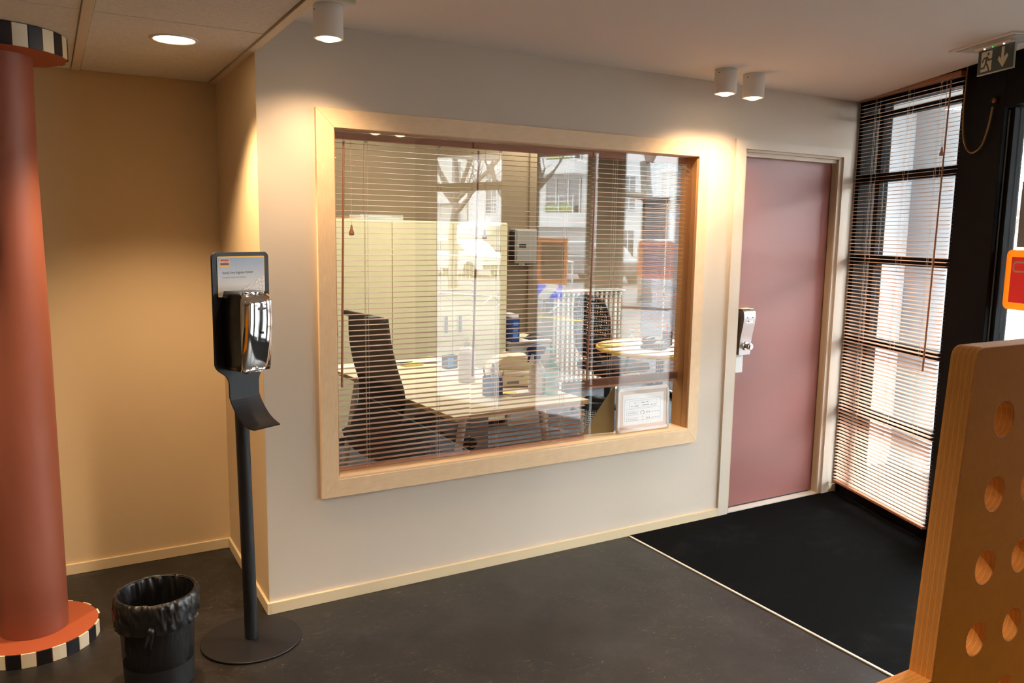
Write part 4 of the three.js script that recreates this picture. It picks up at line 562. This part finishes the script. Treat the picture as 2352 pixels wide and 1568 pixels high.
{ const o = thing('lotion_bottle', 'big white bottle standing on the desk in front of the cream cabinet', 'bottle', [1.37, DT, -0.9]); part(o, 'bottle', lathe([[0, 0], [0.047, 0], [0.05, 0.006], [0.05, 0.17], [0.044, 0.192], [0.02, 0.205], [0.019, 0.215]], 28), M.whitePl); part(o, 'label', lathe([[0.0506, 0.02], [0.0506, 0.1]], 28), M.paper); part(o, 'pump', merge([cyl(0.02, 0.02, 18).translate(0, 0.222, 0), cyl(0.007, 0.035, 10).translate(0, 0.245, 0), rbox(0.055, 0.012, 0.018, 0.005).translate(-0.015, 0.265, 0)]), M.clear); }
{ const o = thing('desk_box', 'small blue and black box at the back of the desk', 'box', [1.48, DT, -1.36], 0.2); part(o, 'carton', rbox(0.085, 0.085, 0.06, 0.003), M.plastic, [0, 0.0425, 0]); part(o, 'print', box(0.05, 0.06, 0.001), M.skyBlue, [-0.015, 0.04, 0.0305]); }
{ const o = thing('label_printer', 'cream coloured rounded desk printer in the middle of the desk', 'printer', [1.56, DT, -0.72], -0.35); part(o, 'body', rbox(0.26, 0.09, 0.22, 0.02, 4), M.desk, [0, 0.046, 0]); part(o, 'lid', extrude(shapeOf([[-0.13, 0.09], [0.13, 0.09], [0.128, 0.12], [0.1, 0.165], [-0.02, 0.175], [-0.11, 0.13]]), 0.16, 0.006).translate(0, 0, -0.11), M.desk); part(o, 'paper_slot', rbox(0.12, 0.006, 0.004, 0.001), M.grey, [0, 0.065, 0.111]); part(o, 'label_print', box(0.07, 0.018, 0.0006), M.grey, [0.0, 0.03, 0.1105]); }
{ const o = thing('card_reader', 'small black framed device right of the cream printer on the desk', 'device', [1.74, DT, -1.0], -0.3); part(o, 'frame', extrude((() => { const s = roundRect(0.1, 0.09, 0.006); s.holes.push(roundRect(0.08, 0.045, 0.004, -0.04, -0.01)); return s; })(), 0.02, 0.002).translate(0, 0.047, 0), M.plastic); part(o, 'screen', box(0.08, 0.045, 0.006), M.lightGrey, [0, 0.06, 0.006]); part(o, 'stand', rbox(0.08, 0.006, 0.06, 0.002), M.plastic, [0, 0.003, 0.01]); }
{ const o = thing('sticky_notes', 'pale yellow sticky notes on the back of the desk', 'notes', [1.3, DT, -1.56], 0.1); part(o, 'pad', rbox(0.13, 0.012, 0.085, 0.001), M.yellow, [0, 0.006, 0]); part(o, 'top_sheet', rbox(0.128, 0.001, 0.083, 0.0004), M.yellow, [0.002, 0.0128, 0.001], [0, 0.03, 0]); }
{ const o = thing('desk_papers', 'white papers and a black pen spread along the back of the desk', 'papers', [1.1, DT, -1.66], 0); for (let i = 0; i < 4; i++) part(o, 'sheet', rbox(0.21, 0.0012, 0.12, 0.0005), M.paper, [i * 0.17 - 0.2, 0.0008 + i * 0.0014, 0.02 * (i % 2)], [0, 0.25 * (i % 3) - 0.2, 0]); part(o, 'pen', rod([0.1, 0.0085, 0.01], [0.24, 0.0085, 0.02], 0.004, 8), M.plastic); }
{ const o = thing('desk_papers', 'white booklet and card lying before the cream printer', 'papers', [1.45, DT, -0.44], -0.2); part(o, 'booklet', rbox(0.2, 0.01, 0.13, 0.002), M.paper, [0.03, 0.0055, -0.02], [0, 0.2, 0]); part(o, 'card', rbox(0.1, 0.002, 0.07, 0.0006), M.yellow, [-0.06, 0.0115, 0.0], [0, -0.3, 0]); }
{ const o = thing('pedestal', 'dark grey drawer pedestal standing under the desk', 'drawer unit', [1.42, 0, -1.35], R(3.9)); part(o, 'carcass', rbox(0.4, 0.54, 0.5, 0.004), M.grey, [0, 0.29, 0]); for (let i = 0; i < 3; i++) { const d = part(o, 'drawer', rbox(0.38, 0.165, 0.016, 0.003), M.grey, [0, 0.125 + i * 0.175, 0.256]); part(d, 'handle', rbox(0.1, 0.012, 0.012, 0.004), M.chrome, [0, 0.04, 0.013]); } part(o, 'plinth', box(0.36, 0.02, 0.46), M.plastic, [0, 0.01, 0]); }
// office ceiling light panels
for (const [x, z] of [[1.3, -1.0], [1.3, -2.2], [3.0, -1.2], [3.0, -2.6]]) {
  const o = thing('ceiling_panel_light', `square office ceiling light panel above the ${x < 2 ? (z > -1.5 ? 'desk' : 'cream cabinets') : z > -1.5 ? 'round table' : 'white radiator'}`, 'ceiling light', [x, 2.62, z]);
  part(o, 'frame', merge([rbox(0.6, 0.02, 0.02, 0.003).translate(0, -0.01, 0.29), rbox(0.6, 0.02, 0.02, 0.003).translate(0, -0.01, -0.29), rbox(0.02, 0.02, 0.56, 0.003).translate(0.29, -0.01, 0), rbox(0.02, 0.02, 0.56, 0.003).translate(-0.29, -0.01, 0)]), M.whiteMetal); part(o, 'lamp_diffuser', box(0.56, 0.006, 0.56), M.panelLens, [0, -0.006, 0]);
  const l = new THREE.RectAreaLight('#fffaee', OFFICE_LIGHT, 0.56, 0.56); l.name = 'panel_lamp'; l.position.set(0, -0.014, 0); l.rotation.x = -Math.PI / 2; o.add(l);
}

// ================================================================ STREET (seen through the glass and mirrored in the window)
const onF = (name, label, cat, t, off, y = -0.02, group) => thing(name, label, cat, fac(t, y, off), FT, group);
{ const o = onF('street_column', 'round pale grey concrete column outside the tall pinkish blind', 'column', -0.62, 1.0); part(o, 'shaft', cyl(0.33, 2.47, 56).translate(0, 1.235, 0), M.concrete); part(o, 'base_ring', lathe([[0.33, 0], [0.345, 0], [0.345, 0.08], [0.33, 0.09]], 56), M.concrete); }
// pale apartment building opposite; local z = toward us
{
  const D = 30, o = onF('apartment_building', 'white apartment building with balconies across the street', 'building', 0, D, -0.2), Y = 0.2;
  part(o, 'wall', box(75, 9, 6).translate(-6.1, 4.5, -3), M.wallWhite);
  const win = (t, y0, w, h, kind) => {
    const f = part(o, 'window', extrude((() => { const s = roundRect(w + 0.16, h + 0.16, 0.01, -w / 2 - 0.08, -0.08); s.holes.push(roundRect(w, h, 0.005, -w / 2, 0)); return s; })(), 0.08), M.wallWhite, [t, y0 + Y, 0]);
    if (kind === 'shutter') for (let i = 0; i < 12; i++) part(f, 'shutter_slat', box(w, h / 12 - 0.02, 0.03), M.shutter, [0, h / 12 * (i + 0.5), 0.02]);
    else { part(f, 'pane', box(w, h, 0.02), M.windowDark, [0, h / 2, 0.012]); part(f, 'sash', merge([box(0.06, h, 0.04).translate(0, h / 2, 0.02), box(w, 0.05, 0.04).translate(0, h * 0.7, 0.02)]), M.wallWhite); }
    if (kind !== 'plain') part(f, 'rail', merge([...Array(4)].map((_, i) => box(w + 0.1, 0.04, 0.04).translate(0, 0.15 + i * 0.2, 0.1))), M.rail);
  };
  win(17.97, 2.78, 1.0, 1.81, 'shutter'); win(20.3, 2.86, 0.75, 1.6, 'rail'); win(20.3, 0.4, 0.75, 1.4, 'plain'); win(29.55, 2.7, 0.8, 2.75, 'rail'); win(17.9, 6.3, 1.0, 1.8, 'shutter'); win(29.55, 6.2, 0.8, 1.8, 'plain');
  for (const t of [12, 8, 3, -3, -9, -15, -22]) { win(t, 2.8, 1.2, 1.7, 'rail'); win(t, 5.9, 1.2, 1.7, 'plain'); }
  for (const y of [1.94, 4.66]) {
    const t0 = 22.76, t1 = 28.4, c = (t0 + t1) / 2, b = part(o, 'balcony', merge([box(t1 - t0, 0.72, 0.14).translate(c, y + Y + 0.36, 1.3), box(t1 - t0, 0.16, 1.3).translate(c, y + Y + 0.06, 0.65), box(0.14, 0.72, 1.3).translate(t0, y + Y + 0.36, 0.65)]), M.wallWhite);
    for (let i = 0; i < 5; i++) part(b, 'joint', box(0.02, 0.7, 0.15), M.wallGrey, [t0 + 0.6 + i * 1.05, y + Y + 0.36, 1.3]);
    part(b, 'railing', merge([...[0.82, 1.02, 1.3, 1.58].map((h) => box(t1 - t0, 0.035, 0.035).translate(c, y + Y + h, 1.3)), ...[...Array(7)].map((_, i) => box(0.04, 0.9, 0.04).translate(t0 + 0.1 + i * 0.9, y + Y + 1.15, 1.3))]), M.rail);
    part(b, 'glazing', merge([box(2.3, 1.8, 0.06).translate(t0 + 1.65, y + Y + 1.65, 0.03)]), M.windowDark); part(b, 'window_frame', merge([0.55, 1.3, 2.1, 2.8].map((x) => box(0.08, 1.8, 0.1).translate(t0 + x, y + Y + 1.65, 0.05))), M.wallWhite); part(b, 'planter', rbox(1.7, 0.4, 0.4, 0.1), M.hedge, [t0 + 1.3, y + Y + 0.95, 0.95]);
  }
  part(o, 'awning', extrude(shapeOf([[0, 0], [1.6, -0.35], [1.6, -0.9], [0, 0.1]]), 2.8).rotateY(-Math.PI / 2).translate(31.35, 2.2 + Y, 0), M.wallWhite);
  part(o, 'doorway', merge([box(1.6, 2.0, 0.06).translate(27.3, 1.0, 0.03), box(3.4, 0.9, 0.06).translate(30.5, 0.65, 0.03)]), M.windowDark); part(o, 'garage', box(1.8, 0.9, 0.05).translate(23.4, 0.45, 0.03), M.shutter);
}
{
  const o = onF('apartment_building', 'grey stone apartment building beside the white one, seen mirrored at left', 'building', 31.45, 30, -0.2); part(o, 'wall', box(26, 9.4, 6).translate(13.05, 4.7, -3), M.wallGrey);
  for (let k = 0; k < 3; k++) for (const y of [1.2, 4.2, 7.4]) { const f = part(o, 'window', box(0.9, 1.8, 0.06).translate(0, 0.9, 0.03), M.wallWhite, [0.9 + k * 2.4, y, 0]); part(f, 'pane', box(0.75, 1.65, 0.05), M.windowDark, [0, 0.9, 0.045]); part(f, 'rail', merge([0.1, 0.3, 0.5].map((h) => box(1.0, 0.035, 0.04).translate(0, h, 0.12))), M.rail); }
  part(o, 'cornice', merge([box(26, 0.25, 0.3).translate(13, 3.6, 0.15), box(26, 0.25, 0.3).translate(13, 6.8, 0.15)]), M.wallWhite);
}
// bare plane trees
function tree(label, t, off, r0, h, s0, fork) {
  const o = onF('street_tree', label, 'tree', t, off, -0.05, 'bare street trees'), big = [], small = []; seed = s0;
  const grow = (p, dir, len, r, d) => {
    let a = p.clone(), v = dir.clone(); const n = 4; for (let i = 0; i < n; i++) { v.add(V((rnd() - 0.5) * 0.42, (rnd() - 0.35) * 0.3, (rnd() - 0.5) * 0.42)).normalize(); const b = a.clone().addScaledVector(v, len / n), ra = r * (1 - 0.12 * i), rb = r * (1 - 0.12 * (i + 1)); (d < 2 ? big : small).push(rod(a.toArray(), b.toArray(), ra, d < 2 ? 9 : 5, rb)); if (d < 4 && (i > 0 || d > 1)) { const q = v.clone().add(V((rnd() - 0.5) * 2.2, rnd() * 0.9 - 0.1, (rnd() - 0.5) * 2.2)).normalize(); grow(b, q, len * (0.5 + 0.25 * rnd()), rb * 0.6, d + 1); } a = b; }
  };
  const trunk = []; let a = V(0, 0, 0); for (let i = 0; i < 5; i++) { const b = V((rnd() - 0.5) * 0.14 * (i + 1) * 0.5, h / 5 * (i + 1), (rnd() - 0.5) * 0.1); trunk.push(rod(a.toArray(), b.toArray(), r0 * (1.15 - 0.08 * i), 14, r0 * (1.07 - 0.08 * i))); a = b; }
  part(o, 'trunk', merge(trunk), M.bark);
  for (const [dx, dy, dz, l, hh] of fork) grow(V(0, hh ?? h, 0), V(dx, dy, dz).normalize(), l, r0 * 0.62, 1);
  if (big.length) part(o, 'branch', merge(big), M.bark); if (small.length) part(o, 'twigs', merge(small), M.bark).userData.kind = 'stuff';
}
tree('bare street tree with a straight dark trunk, mirrored at the right end of the window', 8.55, 12, 0.16, 3.4, 5, [[0.25, 1, 0.1, 1.8], [-0.5, 1, 0, 1.6], [0.9, 0.15, 0.1, 1.1, 2.55]]);
tree('bare street tree with a spreading forked crown, mirrored in front of the grey building', 15.1, 12, 0.14, 2.5, 9, [[0.8, 0.8, 0.2, 2.0], [0.45, 1, 0.1, 1.9], [-0.6, 1, 0.2, 1.9], [-0.8, 0.7, 0, 2.0], [0.15, 1, 0.3, 2.0], [-0.3, 1, -0.4, 1.8], [-1, 0.25, 0.3, 1.6, 2.2]]);
tree('bare street tree with leaning branches, mirrored beside the white balconies', 12.7, 12, 0.16, 2.1, 21, [[-0.8, 0.9, 0, 2.0], [-0.45, 1, 0.2, 2.0], [0.6, 1, 0.1, 1.6]]);
tree('bare street tree seen straight through the glass door', -12.3, 12, 0.16, 2.2, 33, [[0.6, 1, 0, 2.0], [-0.6, 1, 0.2, 2.0], [0, 1, -0.4, 1.8]]);
// parked cars
function car(label, t, off, paint, turn = 0, small = 1) {
  const o = onF('parked_car', label, 'car', t, off, -0.12, 'parked cars across the street'); o.rotation.y = FT + turn; const L = 4.1 * small, Wd = 1.72;
  const s = new THREE.Shape(); s.moveTo(-L / 2, 0.3); s.lineTo(-L / 2 + 0.02, 0.75); s.quadraticCurveTo(-L / 2 + 0.06, 0.9, -L / 2 + 0.3, 0.92); s.lineTo(-L / 2 + 1.0, 0.97); s.lineTo(L / 2 - 0.25, 0.95); s.quadraticCurveTo(L / 2, 0.9, L / 2, 0.65); s.lineTo(L / 2, 0.3); s.closePath();
  part(o, 'body', extrude(s, Wd - 0.1, 0.05, 10).translate(0, 0, -Wd / 2 + 0.05), paint);
  const c = new THREE.Shape(); c.moveTo(-L / 2 + 0.75, 0.94); c.quadraticCurveTo(-L / 2 + 1.2, 1.42, -L / 2 + 1.7, 1.45); c.lineTo(L / 2 - 0.95, 1.43); c.quadraticCurveTo(L / 2 - 0.45, 1.35, L / 2 - 0.2, 0.94); c.closePath();
  const cab = part(o, 'cabin', extrude(c, Wd - 0.34, 0.06, 10).translate(0, 0, -Wd / 2 + 0.17), paint);
  part(cab, 'side_window', merge([-1, 1].map((q) => { const w = new THREE.Shape(); w.moveTo(-L / 2 + 1.05, 0.99); w.quadraticCurveTo(-L / 2 + 1.35, 1.34, -L / 2 + 1.75, 1.37); w.lineTo(L / 2 - 1.0, 1.35); w.quadraticCurveTo(L / 2 - 0.7, 1.3, L / 2 - 0.5, 0.99); w.closePath(); return extrude(w, 0.012).translate(0, 0, q * (Wd / 2 - 0.105) - 0.006); })), M.windowDark);
  for (const [x, z] of [[-L / 2 + 0.72, 1], [-L / 2 + 0.72, -1], [L / 2 - 0.72, 1], [L / 2 - 0.72, -1]]) part(o, 'wheel', merge([at(cyl(0.31, 0.2, 28), 0, 0, 0, Math.PI / 2)]), M.tyre, [x, 0.31, z * (Wd / 2 - 0.1)]);
  part(o, 'tail_lamp', merge([-1, 1].map((q) => rbox(0.08, 0.16, 0.3, 0.03).translate(L / 2 - 0.03, 0.76, q * (Wd / 2 - 0.18)))), M.red); part(o, 'head_lamp', merge([-1, 1].map((q) => rbox(0.14, 0.14, 0.3, 0.03).translate(-L / 2 + 0.06, 0.72, q * (Wd / 2 - 0.2)))), M.whitePl); part(o, 'bumper', merge([rbox(0.1, 0.16, Wd, 0.04).translate(L / 2, 0.42, 0), rbox(0.1, 0.16, Wd, 0.04).translate(-L / 2, 0.42, 0)]), M.plastic);
}
car('dark grey parked car with a red tail light, mirrored behind the balcony notice', 14.9, 19, M.carDark, 0.25); car('white parked car mirrored in front of the low white wall', 20.6, 18, M.carWhite, 0); car('light grey parked car mirrored at the left edge of the reflection', 25.5, 19, M.carGrey, 0.1); car('grey parked car mirrored at the right end of the window', 9.5, 19, M.carGrey, 0.05);
// barriers, chevron, yellow line
function barrier(label, t, off, turn) {
  const o = onF('crowd_barrier', label, 'barrier', t, off, -0.02, 'metal barriers on the pavement'); o.rotation.y = FT + turn; const w = 2.2;
  part(o, 'frame', tube([[-w / 2, 0.28, 0], [-w / 2, 0.95, 0], [-w / 2 + 0.12, 1.06, 0], [w / 2 - 0.12, 1.06, 0], [w / 2, 0.95, 0], [w / 2, 0.3, 0], [w / 2 - 0.12, 0.19, 0], [-w / 2 + 0.12, 0.19, 0]], 0.019, 90, 8, true), M.galv);
  for (let i = 1; i < 18; i++) part(o, 'bar', cyl(0.007, 0.86, 6).translate(0, 0.625, 0), M.galv, [-w / 2 + i * w / 18, 0, 0]);
  for (const x of [-0.8, 0.8]) part(o, 'foot', merge([rod([x, 0.2, 0], [x, 0, 0.34], 0.016), rod([x, 0.2, 0], [x, 0, -0.34], 0.016)]), M.galv);
}
barrier('galvanised crowd barrier behind the blue chevron board, mirrored below the sand-coloured notice', 8.95, 8.1, 0.12); barrier('galvanised crowd barrier at the left, half hidden by the dark door post in the reflection', 11.2, 8.4, -0.05);
{
  const o = onF('chevron_board', 'blue board with a white chevron arrow on a grey post, mirrored in the window', 'sign', 8.0, 7.25); o.rotation.y = FT - 0.2;
  const t = canvasTex(256, 256, (g, w, h) => { g.fillStyle = '#2f4cae'; g.fillRect(0, 0, w, h); g.fillStyle = '#f2f3f3'; g.beginPath(); [[1, 0], [0.45, 0], [0, 0.5], [0.45, 1], [1, 1], [0.55, 0.5]].forEach(([x, y], i) => (i ? g.lineTo(w * (0.1 + 0.8 * x), h * y) : g.moveTo(w * (0.1 + 0.8 * x), h * y))); g.fill(); });
  part(o, 'post', cyl(0.045, 0.95, 14).translate(0, 0.475, 0), M.galv); part(o, 'board', planarUV(extrude(roundRect(0.62, 0.48, 0.02), 0.006), -0.31, -0.24, 0.62, 0.48), std('#ffffff', 0.5, { map: t }), [-0.1, 0.6, 0.05]);
}
structMesh('road_line', box(1.5, 0.004, 0.11).translate(7.75, -0.018, -7.1), M.roadYellow, [3.6, 0, 0], FT);
scene.add(camera);
renderer.render(scene, camera);
